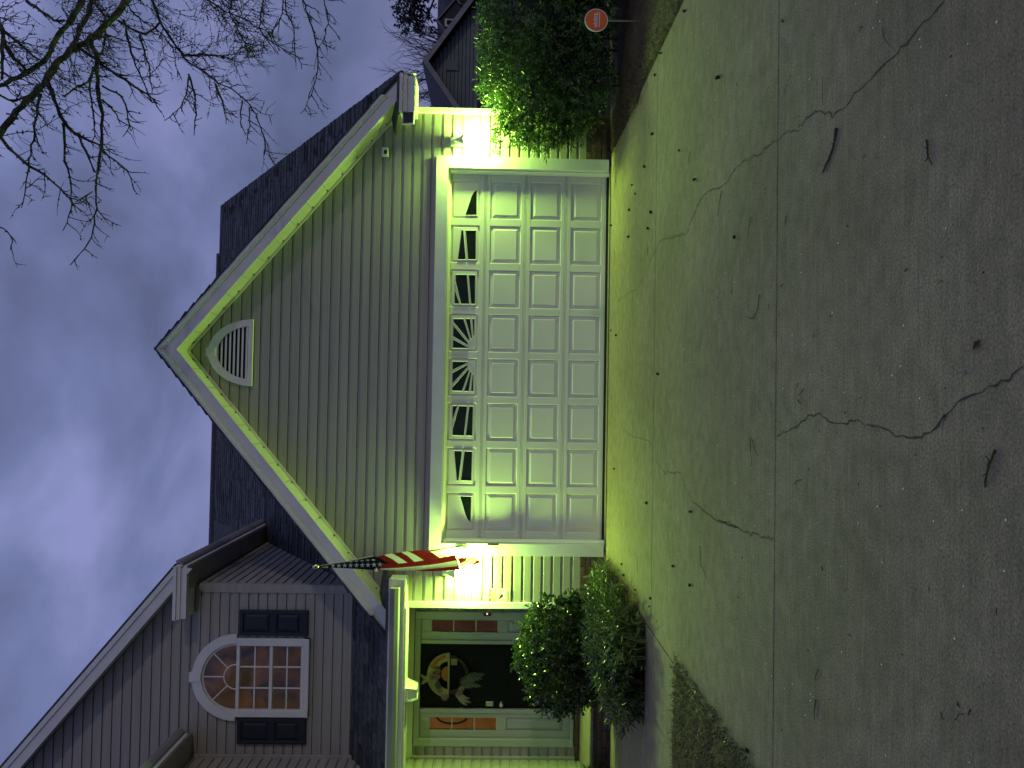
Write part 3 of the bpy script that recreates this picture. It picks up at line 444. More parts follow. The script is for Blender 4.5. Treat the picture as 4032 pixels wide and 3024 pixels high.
# ---- roofs
def deck(pts, th=.03, m=SHINGLES, name='roof'):
    P = [Vector(q) for q in pts]; n = (P[1]-P[0]).cross(P[2]-P[0]).normalized()
    if n.z > 0: n = -n
    return MB().prism(pts, n*th).build(name, m, house)
ga = APEX-SL*(EAVEX+.0)
YV = YO+(APEX-ZE)/MS
deck([(XC-EAVEX-.02,YO-.02,APEX-SL*(EAVEX+.02)),(XC,YO-.02,APEX),(XC,YV,APEX)]); deck([(XC+EAVEX+.02,YO-.02,APEX-SL*(EAVEX+.02)),(XC,YO-.02,APEX),(XC,YV,APEX)])
YR = 6.72; ZR = mainz(YR)
EX = 3.56
deck([(-9.3,YO-.03,mainz(YO-.03)-.012),(XC-EAVEX,YO-.03,mainz(YO-.03)-.012),(XC,YV,APEX-.012),(XC+EAVEX,YO-.03,mainz(YO-.03)-.012),(EX,YO-.03,mainz(YO-.03)-.012),(EX,YR,ZR-.012),(-9.3,YR,ZR-.012)])
deck([(EX,YR,ZR-.012),(EX,13.8,mainz(YO)),(-9.3,13.8,mainz(YO)),(-9.3,YR,ZR-.012)])
MB().tube([(-9.3,YR,ZR-.03),(2.5,YR,ZR-.03)], .09, 8).build('ridge_cap', SHINGLES, house)
# wing roof
WE = -2.80; wzr = lambda xx: 5.62+WSL*(abs(WE-WAX)-abs(xx-WAX))
deck([(WE,.25,5.62),(WAX,.25,wzr(WAX)),(WAX,9,wzr(WAX)),(WE,9,5.62)]); deck([(-9.5,.25,wzr(-9.5)),(WAX,.25,wzr(WAX)),(WAX,9,wzr(WAX)),(-9.5,9,wzr(-9.5))])
# roof of the projecting part at the far side
PE = -5.06
deck([(PE,-2.0,5.60),(-7.3,-2.0,7.45),(-7.3,.5,7.45),(PE,.5,5.60)])
# rake edges of the garage roof show the ends of the shingle courses
for s in (-1, 1):
    m = MB(); L_ = math.hypot(EAVEX, EAVEX*SL); nn = int(L_/.145)
    for i in range(nn):
        t0 = i/nn; t1 = (i+1.12)/nn
        a = Vector((XC+s*EAVEX*(1-t0), 0, APEX-SL*EAVEX*(1-t0))); c = Vector((XC+s*EAVEX*(1-t1), 0, APEX-SL*EAVEX*(1-t1)))
        up = Vector((s*SL,0,1)).normalized(); o0 = .022+random.uniform(-.004,.006); yj = random.uniform(-.012,.004)
        m.add([a+up*-.01+Vector((0,YO-.03+yj,0)), c+up*-.01+Vector((0,YO-.03+yj,0)), c+up*.006+Vector((0,YO-.03+yj,0)), a+up*o0+Vector((0,YO-.03+yj,0)),
               a+up*-.01+Vector((0,YO+.3,0)), c+up*-.01+Vector((0,YO+.3,0)), c+up*.006+Vector((0,YO+.3,0)), a+up*o0+Vector((0,YO+.3,0))],
              [(0,1,2,3),(7,6,5,4),(0,4,5,1),(1,5,6,2),(2,6,7,3),(3,7,4,0)])
    m.build('rake_shingles', SHINGLES, house, kind='stuff')
# shingles of the main roof: those that show largest are objects, the rest one mesh
us = Vector((0,1,MS)).normalized(); un = Vector((0,-MS,1)).normalized(); EXPO = .142
variants = []
for wdt in (.16,.22,.28,.34):
    for th in (.009,.016):
        m = MB(); h = EXPO*1.25
        A = [Vector((0,0,0)),Vector((wdt,0,0)),Vector((wdt,0,0))+us*h,us*h]
        m.add([a+un*.001 for a in A]+[A[0]+un*th,A[1]+un*th,A[2]+un*.003,A[3]+un*.003], [(3,2,1,0),(4,5,6,7),(0,1,5,4),(1,2,6,5),(2,3,7,6),(3,0,4,7)])
        variants.append((wdt, m, m.mesh('shingle', SHINGLE)))
cells = []
r = 0
while True:
    t = r*EXPO; base = Vector((0, YO-.035, mainz(YO-.035)-.012))+us*t
    if base.y > YR-.02: break
    hw = max(0, (APEX-.0-base.z)/SL+.02) if base.z < APEX else 0
    spans = [(-3.12,XC-hw),(XC+hw,EX)] if hw > 0 else [(-3.12,EX)]
    if base.y < YD-.05: spans[0] = (XL-.35, XC-hw)
    for a, c in spans:
        xx = a+random.uniform(-.1,0)
        while xx < c:
            v = random.choice(variants); wd = v[0]
            if xx < c-.03 and xx+wd > a:
                x0 = min(xx, c-wd) if c-wd > a-.1 else xx
                cells.append((base.y, Vector((x0, base.y, base.z)), v))
            xx += wd+.004
    r += 1
def seen(c):
    y, q, v = c; d = (q-Vector(D['cam'][:3])).length
    return (0 if (q.x < -3.0 and y < YD) else 1, d)
cells.sort(key=seen)
for y, q, v in cells[:290]: put('shingle', v[2], house, q)
m = MB()
for y, q, v in cells[290:]:
    m.add([Vector(a)+q for a in v[1].v], v[1].f)
m.build('shingles', SHINGLES, house, kind='stuff')
# ---- rakes: soffit boards, fascia, crown, wall trim
def rake(xa, xe, za_under, sl, y0, y1, fh, soff=True, m=TRIM, proudy=.0):
    # board along a rake from the apex (xa) to the eave (xe), under edge heights follow the slope
    s = 1 if xe > xa else -1; zu = lambda xx: za_under-sl*abs(xx-xa)
    up = fh
    MB().prism([(xa,y0,zu(xa)),(xe,y0,zu(xe)),(xe,y0,zu(xe)+up),(xa,y0,zu(xa)+up)], (0,.022,0)).build('rake_board', m, house)
    MB().prism([(xa,y0-.016,zu(xa)+up*.66),(xe+s*.01,y0-.016,zu(xe)-sl*.01+up*.66),(xe+s*.01,y0-.016,zu(xe)-sl*.01+up),(xa,y0-.016,zu(xa)+up)], (0,.015,0)).build('rake_board', m, house)
    MB().prism([(xa,y0-.03,zu(xa)+up*.80),(xe+s*.02,y0-.03,zu(xe)-sl*.02+up*.80),(xe+s*.02,y0-.03,zu(xe)-sl*.02+up*.985),(xa,y0-.03,zu(xa)+up*.985)], (0,.013,0)).build('rake_board', m, house)
    if soff:
        n = int(abs(xe-xa)/.235); 
        for i in range(n+1):
            a = xa+s*i*.235; c = min(a+.231, xe) if s > 0 else max(a-.231, xe)
            if abs(c-a) < .02: continue
            MB().prism([(a,y0+.023,zu(a)+.012),(c,y0+.023,zu(c)+.012),(c,y0+.023,zu(c)+.003),(a,y0+.023,zu(a)+.003)], (0,y1-y0-.023,0)).build('soffit_panel', SOFFIT, house)
rake(XC, XC+3.24, 5.446, SL, YO, YF+.02, .245); rake(XC, XC-3.24, 5.446, SL, YO, YF+.02, .245)
for s in (-1, 1):     # the short stretch outside the returns, and the frieze strip against the siding
    MB().prism([(XC+s*3.242,YO,2.746),(XC+s*3.50,YO,2.746),(XC+s*3.50,YO,5.446-SL*3.50+.243),(XC+s*3.242,YO,5.446-SL*3.242+.243)], (0,.022,0)).build('rake_board', TRIM, house)
    a = XC; c = XC+s*3.1
    MB().prism([(a,YF-.022,5.452),(c,YF-.022,5.452-SL*3.1),(c,YF-.022,5.452-SL*3.1-.045),(a,YF-.022,5.452-.045)], (0,.02,0)).build('rake_trim', TRIM, house)
    for i in range(14):  # vent holes along the soffit edge
        xx = XC+s*(.12+i*.222); MB().box(xx-.012, xx+.012, YF-.06, YF-.022, gz(xx)-.004, gz(xx)+.006).build('soffit_vent', DARK, house)
# cornice returns and the porch eave
def eavebox(x0, x1, endl, endr):
    m = MB(); m.box(x0, x1, -.304, -.02, 2.552, 2.742); m.box(x0-(.012 if endl else 0), x1+(.012 if endr else 0), -.320, -.3045, 2.648, 2.703); m.box(x0-(.02 if endl else 0), x1+(.02 if endr else 0), -.342, -.3045, 2.704, 2.742); m.build('cornice', TRIM, house)
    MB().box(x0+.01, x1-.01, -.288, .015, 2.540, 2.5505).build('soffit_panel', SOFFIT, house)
eavebox(3.05, 3.50, 1, 1); eavebox(-9.0, -2.845, 0, 1)
# gutter of the porch eave
g = [(-.345,2.60),(-.385,2.615),(-.405,2.66),(-.415,2.715),(-.400,2.715),(-.392,2.665),(-.375,2.628),(-.345,2.615)]
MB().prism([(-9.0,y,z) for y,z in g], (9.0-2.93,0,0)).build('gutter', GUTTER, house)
MB().prism([(-2.93,y,z) for y,z in [(-.345,2.60),(-.385,2.615),(-.405,2.66),(-.415,2.715),(-.345,2.715)]], (.004,0,0)).build('gutter_end', TRIM, house)
m = MB(); xx = -8.9                                      # grooved porch soffit
while xx < -3.25:
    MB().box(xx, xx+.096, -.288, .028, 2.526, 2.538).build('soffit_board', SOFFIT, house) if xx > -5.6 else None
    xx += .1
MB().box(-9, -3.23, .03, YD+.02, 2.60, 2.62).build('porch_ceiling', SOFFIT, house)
MB().box(XL, -3.23, YD-.02, YD+.015, 2.50, 2.60).build('frieze', TRIM, house)
MB().box(XL, -3.23, .015, .05, 2.527, 2.62).build('frieze', TRIM, house)
for s, x0, x1, xi in ((1, 3.03, 3.54, 2.86), (-1, -2.83, -3.54, -2.66)):      # little roofs on the returns
    MB().add([(x0,YO-.045,2.744),(x1,YO-.045,2.744),(x1,.02,2.97),(xi,.02,2.83),(x0,YO-.045,2.752),(x1,YO-.045,2.752),(x1,.02,2.985),(xi,.02,2.842)],
        [(0,1,2,3),(4,7,6,5),(0,4,5,1),(0,3,7,4)] ).build('return_roof', SHINGLES, house)
# right-hand rake of the main roof
MB().prism([(3.53,YO,2.53),(3.53,YO,2.71),(3.53,YR,ZR-.045),(3.53,YR,ZR-.22)], (.022,0,0)).build('rake_board', TRIM, house)
MB().prism([(3.16,YO+.02,2.56),(3.16,YR,ZR-.20),(3.53,YR,ZR-.20),(3.53,YO+.02,2.56)], (0,0,.01)).build('soffit_panel', SOFFIT, house)
# wing rake, eave and return
rk = lambda xx: 5.36+WSL*(abs(-2.82-WAX)-abs(xx-WAX))
MB().prism([(WAX,.25,rk(WAX)),(-2.86,.25,rk(-2.86)),(-2.82,.25,rk(-2.82)+.24),(WAX,.25,rk(WAX)+.24)], (0,.022,0)).build('rake_board', TRIM, house)
MB().prism([(WAX,.232,rk(WAX)+.16),(-2.81,.232,rk(-2.81)+.16),(-2.80,.232,rk(-2.80)+.235),(WAX,.232,rk(WAX)+.235)], (0,.016,0)).build('rake_board', TRIM, house)
MB().prism([(WAX,.273,rk(WAX)+.01),(-3.1,.273,rk(-3.1)+.01),(-3.1,YD,rk(-3.1)+.01),(WAX,YD,rk(WAX)+.01)], (0,0,.01)).build('soffit_panel', SOFFIT, house)
m = MB(); m.box(-3.51, -2.845, .245, .53, 5.455, 5.615); m.box(-3.52, -2.845, .229, .2445, 5.53, 5.577); m.box(-3.525, -2.83, .212, .2445, 5.578, 5.618); m.build('cornice', TRIM, house)
MB().box(-2.843, -2.82, .25, 6, 5.455, 5.60).build('cornice', TRIM, house)
g2 = [(-2.82,5.50),(-2.79,5.51),(-2.765,5.55),(-2.755,5.60),(-2.77,5.60),(-2.785,5.555),(-2.80,5.52),(-2.82,5.515)]
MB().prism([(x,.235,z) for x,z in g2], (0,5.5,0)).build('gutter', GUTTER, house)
MB().box(XR-.02, -2.845, .27, 6, 5.440, 5.452).build('soffit_panel', SIDING, house)
# eave of the projecting part
MB().box(PE-.04, PE-.015, -2.0, .45, 5.455, 5.60).build('cornice', TRIM, house)
g3 = [(x-PE-2.75+PE+PE+2.75-.045-.0, z) for x, z in g2]
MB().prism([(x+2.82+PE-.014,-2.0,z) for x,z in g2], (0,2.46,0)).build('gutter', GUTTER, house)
MB().box(XL-.02, PE-.041, -2.0, YD-.02, 5.440, 5.452).build('soffit_panel', SIDING, house)

# ---- garage opening: casing, jamb, stops
cas = MB()
W_, T_ = 2.4385, 2.131
def casing(poly): MB().prism(poly, (0,.055,0)).build('door_casing', TRIM, house)
casing([(W_,0,.03),(W_+.150,0,.03),(W_+.150,0,T_+.152),(W_,0,T_)]); casing([(-W_,0,.03),(-W_,0,T_),(-W_-.150,0,T_+.152),(-W_-.150,0,.03)])
casing([(-W_,0,T_+.001),(W_,0,T_+.001),(W_+.150,0,T_+.153),(-W_-.150,0,T_+.153)])
for s in (-1, 1):
    MB().box(*sorted((s*W_, s*(W_+.012))), .056, .2, .012, T_).build('door_jamb', TRIM, house)
    MB().prism([(s*(W_-.001),.055,.014),(s*(W_-.001),.098,.014),(s*(W_-.052),.098,.014),(s*(W_-.052),.086,.014),(s*(W_-.03),.070,.014),(s*(W_-.018),.055,.014)], (0,0,T_-.02)).build('door_stop', TRIM, house)
MB().box(-W_, W_, .056, .2, T_, T_+.012).build('door_jamb', TRIM, house)
MB().prism([(-W_,.055,T_-.001),(-W_,.098,T_-.001),(-W_,.098,T_-.046),(-W_,.086,T_-.046),(-W_,.070,T_-.028),(-W_,.055,T_-.016)], (2*W_,0,0)).build('door_stop', TRIM, house)
# ---- garage door: four sections, 24 raised panels and eight sunburst windows
gd = MB().box(-W_+.01, W_-.01, .125, .15, .035, T_-.01).build('garage_door', DOORW, house, label='white sectional garage door with a sunburst of small windows along the top')
MB().box(-W_+.01, W_-.01, .103, .14, .013, .04).build('bottom_seal', RUBBER, gd)
zs = [.042, .574, 1.106, 1.632, 2.135]; cxs = [(-2.0475+.585*i) for i in range(8)]
PWH, PHH = .2465, .2
for r in range(4):
    z0, z1 = zs[r]+.002, zs[r+1]-.002; zc = (zs[r]+zs[r+1])/2 if r < 3 else 1.895
    ph = PHH if r < 3 else .190
    m = MB()
    def rail(x0, x1, za, zb): m.bbox(x0, x1, .108, .126, za, zb, .004)
    m.bbox(-W_+.012, W_-.012, .108, .126, z0, z0+.012, .003)
    rail(-W_+.012, W_-.012, z0+.0145, zc-ph); rail(-W_+.012, W_-.012, zc+ph, z1-.0145); m.bbox(-W_+.012, W_-.012, .108, .126, z1-.012, z1, .003)
    xs = [-W_+.012]+[c for cx in cxs for c in (cx-PWH, cx+PWH)]+[W_-.012]
    for i in range(0, len(xs), 2): rail(xs[i], xs[i+1], zc-ph, zc+ph)
    m.build('door_section', DOORW, gd)
def ring(m, r0, y0, r1, y1):
    (ax0,ax1,az0,az1),(bx0,bx1,bz0,bz1) = r0, r1
    m.add([(ax0,y0,az0),(ax1,y0,az0),(ax1,y0,az1),(ax0,y0,az1),(bx0,y1,bz0),(bx1,y1,bz0),(bx1,y1,bz1),(bx0,y1,bz1)], [(0,1,5,4),(1,2,6,5),(2,3,7,6),(3,0,4,7)])
m = MB(); q = lambda a, b: (-a, a, -b, b)
ring(m, q(PWH,PHH), .0, q(PWH-.004,PHH-.004), .001); ring(m, q(PWH-.004,PHH-.004), .001, q(PWH-.052,PHH-.052), -.0105); ring(m, q(PWH-.052,PHH-.052), -.0105, q(PWH-.056,PHH-.056), -.0145)
a, b = PWH-.056, PHH-.056
m.add([(-a,-.0145,-b),(a,-.0145,-b),(a,-.0145,b),(-a,-.0145,b)], [(0,1,2,3)])
PM = m.mesh('door_panel', DOORW)
for r in range(3):
    for cx in cxs: put('door_panel', PM, gd, (cx, .1235, (zs[r]+zs[r+1])/2))
m = MB(); a, b = PWH, .19
ring(m, q(a,b), .0, q(a-.004,b-.004), .001); ring(m, q(a-.004,b-.004), .001, q(a-.022,b-.022), -.004); ring(m, q(a-.022,b-.022), -.004, q(a-.03,b-.03), -.014)
a -= .03; b -= .03
m.add([(-a,-.014,-b),(a,-.014,-b),(a,-.014,b),(-a,-.014,b)], [(0,1,2,3)])
WM = m.mesh('window_panel', DOORW)
for cx in cxs: put('window_panel', WM, gd, (cx, .1235, 1.895))
for P in D['panes']:
    for s in (1, -1):
        pts = [Vector((s*(x_ if s > 0 else x_), 0, z_)) for x_, z_ in P]
        c = sum(pts, Vector())/len(pts)
        MB().prism([(v.x, .1075, v.z) for v in pts], (0,.004,0)).build('window_pane', DGLASS, gd)
        # moulded lip around the opening
        m = MB(); n = len(pts); out = []
        ar = sum(pts[i].x*pts[(i+1)%n].z-pts[(i+1)%n].x*pts[i].z for i in range(n)); sg = 1 if ar > 0 else -1
        for i in range(n):
            e1 = (pts[i]-pts[i-1]).normalized(); e2 = (pts[(i+1)%n]-pts[i]).normalized()
            n1_ = Vector((e1.z,0,-e1.x))*sg; n2_ = Vector((e2.z,0,-e2.x))*sg; bb = (n1_+n2_)
            bb = bb/max(.35, bb.length_squared)*2 if bb.length > 1e-4 else n1_
            if bb.length > 1.6: bb = bb.normalized()*1.6
            out.append(pts[i]+bb*.0085)
        vs = [(v.x,.1065,v.z) for v in pts]+[((v.x+o.x)/2,.1000,(v.z+o.z)/2) for v,o in zip(pts,out)]+[(o.x,.1092,o.z) for o in out]
        m.add(vs, [(i,(i+1)%n,n+(i+1)%n,n+i) for i in range(n)]+[(n+i,n+(i+1)%n,2*n+(i+1)%n,2*n+i) for i in range(n)])
        m.build('pane_lip', TRIM, gd)
MB().box(-2.455, -2.43, -.012, .0, 1.39, 1.53).build('lock_plate', BLACKMETAL, house)

# ---- gable vent
GV = (-.03, 4.595)
R0, R1 = .43, .345
def arc(r, n=20): return [(GV[0]+r*math.cos(math.pi*i/n), GV[1]+.0+1.33*r*math.sin(math.pi*i/n)) for i in range(n+1)]
m = MB(); A = arc(R0); B_ = arc(R1); n = len(A)
vs = [(x,.012,z) for x,z in A]+[(x,-.012,z) for x,z in A]+[(x,-.012,z+(.06 if i in (0,n-1) else 0)) for i,(x,z) in enumerate(B_)]+[(x,.02,z) for x,z in B_]
fs = []
for i in range(n-1): fs += [(i,i+1,n+i+1,n+i),(n+i,n+i+1,2*n+i+1,2*n+i),(2*n+i,2*n+i+1,3*n+i+1,3*n+i)]
m.add(vs, fs); m.box(GV[0]-R0, GV[0]+R0, -.02, .012, GV[1]-.0, GV[1]+.06)
vent = m.build('gable_vent', TRIM, house)
MB().prism([(x,.020,z) for x,z in arc(R1)], (0,.004,0)).build('vent_back', DARK, vent)
for i in range(8):
    z = GV[1]+.075+i*.053; hw = R1*math.sqrt(max(0, 1-((z-GV[1])/(1.33*R1))**2))
    if hw < .04: continue
    MB().add([(GV[0]-hw,-.004,z),(GV[0]+hw,-.004,z),(GV[0]+hw,.016,z+.026),(GV[0]-hw,.016,z+.026),(GV[0]-hw,-.004,z-.006),(GV[0]+hw,-.004,z-.006),(GV[0]+hw,.018,z+.018),(GV[0]-hw,.018,z+.018)], [(0,1,2,3),(4,7,6,5),(0,4,5,1)]).build('slat', TRIM, vent)
MB().prism([(GV[0]-.05,-.03,5.07),(GV[0]+.05,-.03,5.07),(GV[0]+.055,-.03,5.185),(GV[0]-.055,-.03,5.185)], (0,.045,0)).build('keystone', TRIM, vent)

# ---- arched upper window
WX, WZ = -4.355, 4.87; YP = YD-.002
win = MB().box(-4.88, -3.835, YP-.004, YP, 3.90, 4.87).build('arched_window', TRIM, house)
def fr(x0, x1, z0, z1, y0, y1, name='window_frame'): return MB().bbox(x0, x1, y0, y1, z0, z1, .006).build(name, TRIM, win)
fr(-4.88,-4.78,3.90,4.87,YP-.045,YP); fr(-3.935,-3.835,3.90,4.87,YP-.045,YP); fr(-4.88,-3.835,3.90,3.965,YP-.05,YP)
fr(-4.78,-3.935,3.966,4.01,YP-.034,YP); fr(-4.78,-3.935,4.385,4.43,YP-.036,YP,'meeting_rail'); fr(-4.78,-3.935,4.825,4.87,YP-.036,YP,'meeting_rail')
m = MB(); n = 24
vs = []
for i in range(n+1):
    t = math.pi*i/n; c, s = math.cos(t), math.sin(t)
    vs += [(WX+.575*c,YP,WZ+.575*s*1.02),(WX+.575*c,YP-.042,WZ+.575*s*1.02),(WX+.455*c,YP-.042,WZ+.455*s*1.02),(WX+.455*c,YP-.012,WZ+.455*s*1.02),(WX+.425*c,YP-.022,WZ+.425*s*1.02),(WX+.425*c,YP-.004,WZ+.425*s*1.02)]
fs = []
for i in range(n):
    for j in range(5): k = i*6+j; fs.append((k,k+6,k+7,k+1))
m.add(vs, fs+[(0,1,2,3,4,5),tuple(n*6+j for j in (5,4,3,2,1,0))]).build('arch_trim', TRIM, win)
MB().prism([(WX-.045,YP-.055,5.335),(WX+.045,YP-.055,5.335),(WX+.065,YP-.055,5.485),(WX-.065,YP-.055,5.485)], (0,.05,0)).build('keystone', TRIM, win)
# panes
xs = [-4.78, -4.498, -4.217, -3.935]; zz = [(4.01,4.1975),(4.1975,4.385),(4.43,4.6275),(4.6275,4.825)]
for i in range(3):
    for z0, z1 in zz: MB().box(xs[i]+.009, xs[i+1]-.009, YP-.012, YP-.008, z0+.008, z1-.008).build('pane', WINGLASS, win)
for x_ in xs[1:3]:
    MB().box(x_-.010, x_+.010, YP-.020, YP-.005, 4.01, 4.385).build('muntin', TRIM, win); MB().box(x_-.010, x_+.010, YP-.020, YP-.005, 4.43, 4.825).build('muntin', TRIM, win)
for z_ in (4.1975, 4.6275): MB().box(-4.78, -3.935, YP-.019, YP-.006, z_-.009, z_+.009).build('muntin', TRIM, win)
hub = .165
for i in range(4):
    t0, t1 = math.pi*i/4, math.pi*(i+1)/4
    o = [(WX+.43*math.cos(t0+(t1-t0)*k/6), YP-.012, WZ+.43*math.sin(t0+(t1-t0)*k/6)) for k in range(7)]+[(WX+hub*math.cos(t1-(t1-t0)*k/4), YP-.012, WZ+hub*math.sin(t1-(t1-t0)*k/4)) for k in range(5)]
    MB().prism(o, (0,.004,0)).build('pane', WINGLASS, win)
    if i: MB().tube([(WX+hub*math.cos(t0),YP-.014,WZ+hub*math.sin(t0)),(WX+.43*math.cos(t0),YP-.014,WZ+.43*math.sin(t0))], .0095, 6).build('muntin', TRIM, win)
MB().prism([(WX+hub*math.cos(math.pi*k/10), YP-.012, WZ+hub*math.sin(math.pi*k/10)) for k in range(11)], (0,.004,0)).build('pane', WINGLASS, win)
MB().tube([(WX+hub*math.cos(math.pi*k/14), YP-.014, WZ+hub*math.sin(math.pi*k/14)) for k in range(15)], .0095, 6).build('muntin', TRIM, win)
# shutters
for x0, x1, dz in ((-3.80,-3.46,0),(-5.24,-4.905,-.005)):
    z0, z1 = 3.93+dz, 4.845+dz
    sh = MB().box(x0, x1, YP-.016, YP, z0, z1).build('shutter', SHUTTER, house)
    m = MB()
    for a, b, c, d in ((x0,x0+.045,z0,z1),(x1-.045,x1,z0,z1),(x0+.045,x1-.045,z0,z0+.10),(x0+.045,x1-.045,4.345+dz,4.43+dz),(x0+.045,x1-.045,z1-.05,z1)): m.bbox(a,b,YP-.036,YP-.016,c,d,.004)
    m.build('shutter_frame', SHUTTER, sh)
    for a, b in ((z0+.115,4.33+dz),(4.445+dz,z1-.065)):
        m = MB(); ring(m, (x0+.055,x1-.055,a,b), YP-.016, (x0+.085,x1-.085,a+.03,b-.03), YP-.03); m.add([(x0+.085,YP-.03,a+.03),(x1-.085,YP-.03,a+.03),(x1-.085,YP-.03,b-.03),(x0+.085,YP-.03,b-.03)], [(0,1,2,3)])
        m.build('raised_panel', SHUTTER, sh)

# ---- front door and sidelights
fd = MB().box(-4.761, -3.89, YD+.03, YD+.07, .372, 2.411).build('front_door', PAINTBLACK, house, label='black panelled front door under the porch')
for a, b in ((-4.66,-4.37),(-4.28,-3.99)):
    for z0, z1 in ((.50,1.05),(1.20,1.75),(1.88,2.28)):
        m = MB(); ring(m, (a,b,z0,z1), YD+.029, (a+.03,b-.03,z0+.03,z1-.03), YD+.022); m.add([(a+.03,YD+.022,z0+.03),(b-.03,YD+.022,z0+.03),(b-.03,YD+.022,z1-.03),(a+.03,YD+.022,z1-.03)], [(0,1,2,3)])
        m.build('door_panel', PAINTBLACK, fd)
MB().bbox(-4.73, -4.665, YD+.005, YD+.03, 1.415, 1.52, .008).build('deadbolt', METAL, fd)
m = MB(); m.lathe([(.033,0),(.033,-.006),(.012,-.01),(.012,-.035),(.028,-.045),(.031,-.06),(.02,-.072),(.0,-.074)], (-4.697,YD+.03,1.31), 14, axis='y'); m.build('door_knob', METAL, fd, smooth=True)
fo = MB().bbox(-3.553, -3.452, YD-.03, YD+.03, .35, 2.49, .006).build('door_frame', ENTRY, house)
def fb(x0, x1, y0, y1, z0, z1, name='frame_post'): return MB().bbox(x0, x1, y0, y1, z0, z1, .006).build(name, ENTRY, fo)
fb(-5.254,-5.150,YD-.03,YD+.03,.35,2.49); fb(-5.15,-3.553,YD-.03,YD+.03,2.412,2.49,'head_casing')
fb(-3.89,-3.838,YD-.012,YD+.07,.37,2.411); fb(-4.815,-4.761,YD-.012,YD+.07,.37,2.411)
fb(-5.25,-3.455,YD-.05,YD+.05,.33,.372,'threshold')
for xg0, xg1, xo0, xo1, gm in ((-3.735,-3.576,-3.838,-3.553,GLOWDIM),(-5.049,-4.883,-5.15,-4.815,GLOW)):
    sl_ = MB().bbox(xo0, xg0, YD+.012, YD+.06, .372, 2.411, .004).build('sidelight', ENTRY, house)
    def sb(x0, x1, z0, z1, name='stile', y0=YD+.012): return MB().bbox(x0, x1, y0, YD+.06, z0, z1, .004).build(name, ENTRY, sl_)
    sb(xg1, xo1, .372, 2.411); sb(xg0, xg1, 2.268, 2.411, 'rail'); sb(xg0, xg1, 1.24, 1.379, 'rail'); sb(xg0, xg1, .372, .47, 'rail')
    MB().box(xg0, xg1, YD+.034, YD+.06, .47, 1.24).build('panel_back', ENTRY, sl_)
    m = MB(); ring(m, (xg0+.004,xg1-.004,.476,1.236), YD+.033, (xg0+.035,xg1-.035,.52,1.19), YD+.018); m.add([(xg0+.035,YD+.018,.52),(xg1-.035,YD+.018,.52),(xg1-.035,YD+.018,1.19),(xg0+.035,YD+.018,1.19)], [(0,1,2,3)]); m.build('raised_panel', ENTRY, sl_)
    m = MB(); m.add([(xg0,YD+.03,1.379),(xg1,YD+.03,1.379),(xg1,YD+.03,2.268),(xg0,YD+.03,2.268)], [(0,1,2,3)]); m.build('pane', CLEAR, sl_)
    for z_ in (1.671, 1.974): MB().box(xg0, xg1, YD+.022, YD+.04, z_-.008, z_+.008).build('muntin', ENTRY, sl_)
    MB().box(xo0-.05, xo1+.12, YD+.38, YD+.40, 1.2, 2.45).build('room_wall', gm, house)
MB().box(-5.3, -3.4, YD+.41, YD+.43, .3, 2.5).build('room_wall', DARK, house)
# ------------------------------------------------------------------ wall lanterns (lit)
LAMPC = (.53, 1.0, .135); LAMPW = 470.
BULB = emit('bulb', (.80, 1.0, .45), 60.)
def lantern(x, label, grp='lanterns beside the garage door'):
    t = thing('wall_lantern', (x, YW-.018, 1.95), label, 'wall lamp', grp); y = YW-.02
    MB().bbox(x-.062, x+.062, y-.022, y, 1.90, 2.11, .006).build('back_plate', LAMPWHITE, t)
    yc = y-.112
    MB().tube([(x,y-.02,2.02),(x,y-.07,2.06),(x,yc,2.03)], .014, 8).build('arm', LAMPWHITE, t)
    m = MB(); m.lathe([(.012,2.05),(.02,2.03),(.045,1.985),(.074,1.945),(.078,1.932),(.072,1.929)], (x,yc,0), 8); m.build('cap', LAMPWHITE, t)
    tp, bt = .074, .054
    for sx_ in (-1, 1):
        for sy in (-1, 1): MB().tube([(x+sx_*tp*.72,yc+sy*tp*.72,1.93),(x+sx_*bt*.72,yc+sy*bt*.72,1.655)], .0045, 4).build('frame_bar', LAMPWHITE, t)
    for k in range(4):
        a0 = math.pi/4+k*math.pi/2; a1 = a0+math.pi/2; f = lambda r, a, z: (x+r*1.018*math.cos(a), yc+r*1.018*math.sin(a), z)
        MB().add([f(bt,a0,1.658),f(bt,a1,1.658),f(tp,a1,1.928),f(tp,a0,1.928)], [(0,1,2,3)]).build('glass_pane', LAMPGLASS, t)
    m = MB()
    for k in range(4): a0 = math.pi/4+k*math.pi/2; m.tube([f(bt,a0,1.655),f(bt,a0+math.pi/2,1.655)], .005, 4); m.tube([f(bt,a0,1.655),(x,yc,1.635)], .003, 4)
    m.lathe([(.010,1.64),(.012,1.63),(.004,1.615)], (x,yc,0), 8); m.build('base', LAMPWHITE, t)
    m = MB(); m.lathe([(.010,1.86),(.016,1.84),(.028,1.805),(.030,1.78),(.022,1.755),(.004,1.745)], (x,yc,0), 10); b = m.build('bulb', BULB, t, smooth=True)
    b.visible_shadow = True
    ld = bpy.data.lights.new('lantern_light', 'POINT'); ld.energy = LAMPW; ld.color = LAMPC; ld.shadow_soft_size = .065
    lo = bpy.data.objects.new('lantern_light', ld); COL.objects.link(lo); lo.location = (x, yc, 1.775); 
    # the lamp's light leaves through its glass: let the bulb mesh not block its own light
    b.visible_shadow = False
    return t
lantern(2.775, 'lit white wall lantern beside the leafy hedge, at the garage door corner')
lantern(-2.80, 'lit white wall lantern half hidden behind the hanging striped flag')
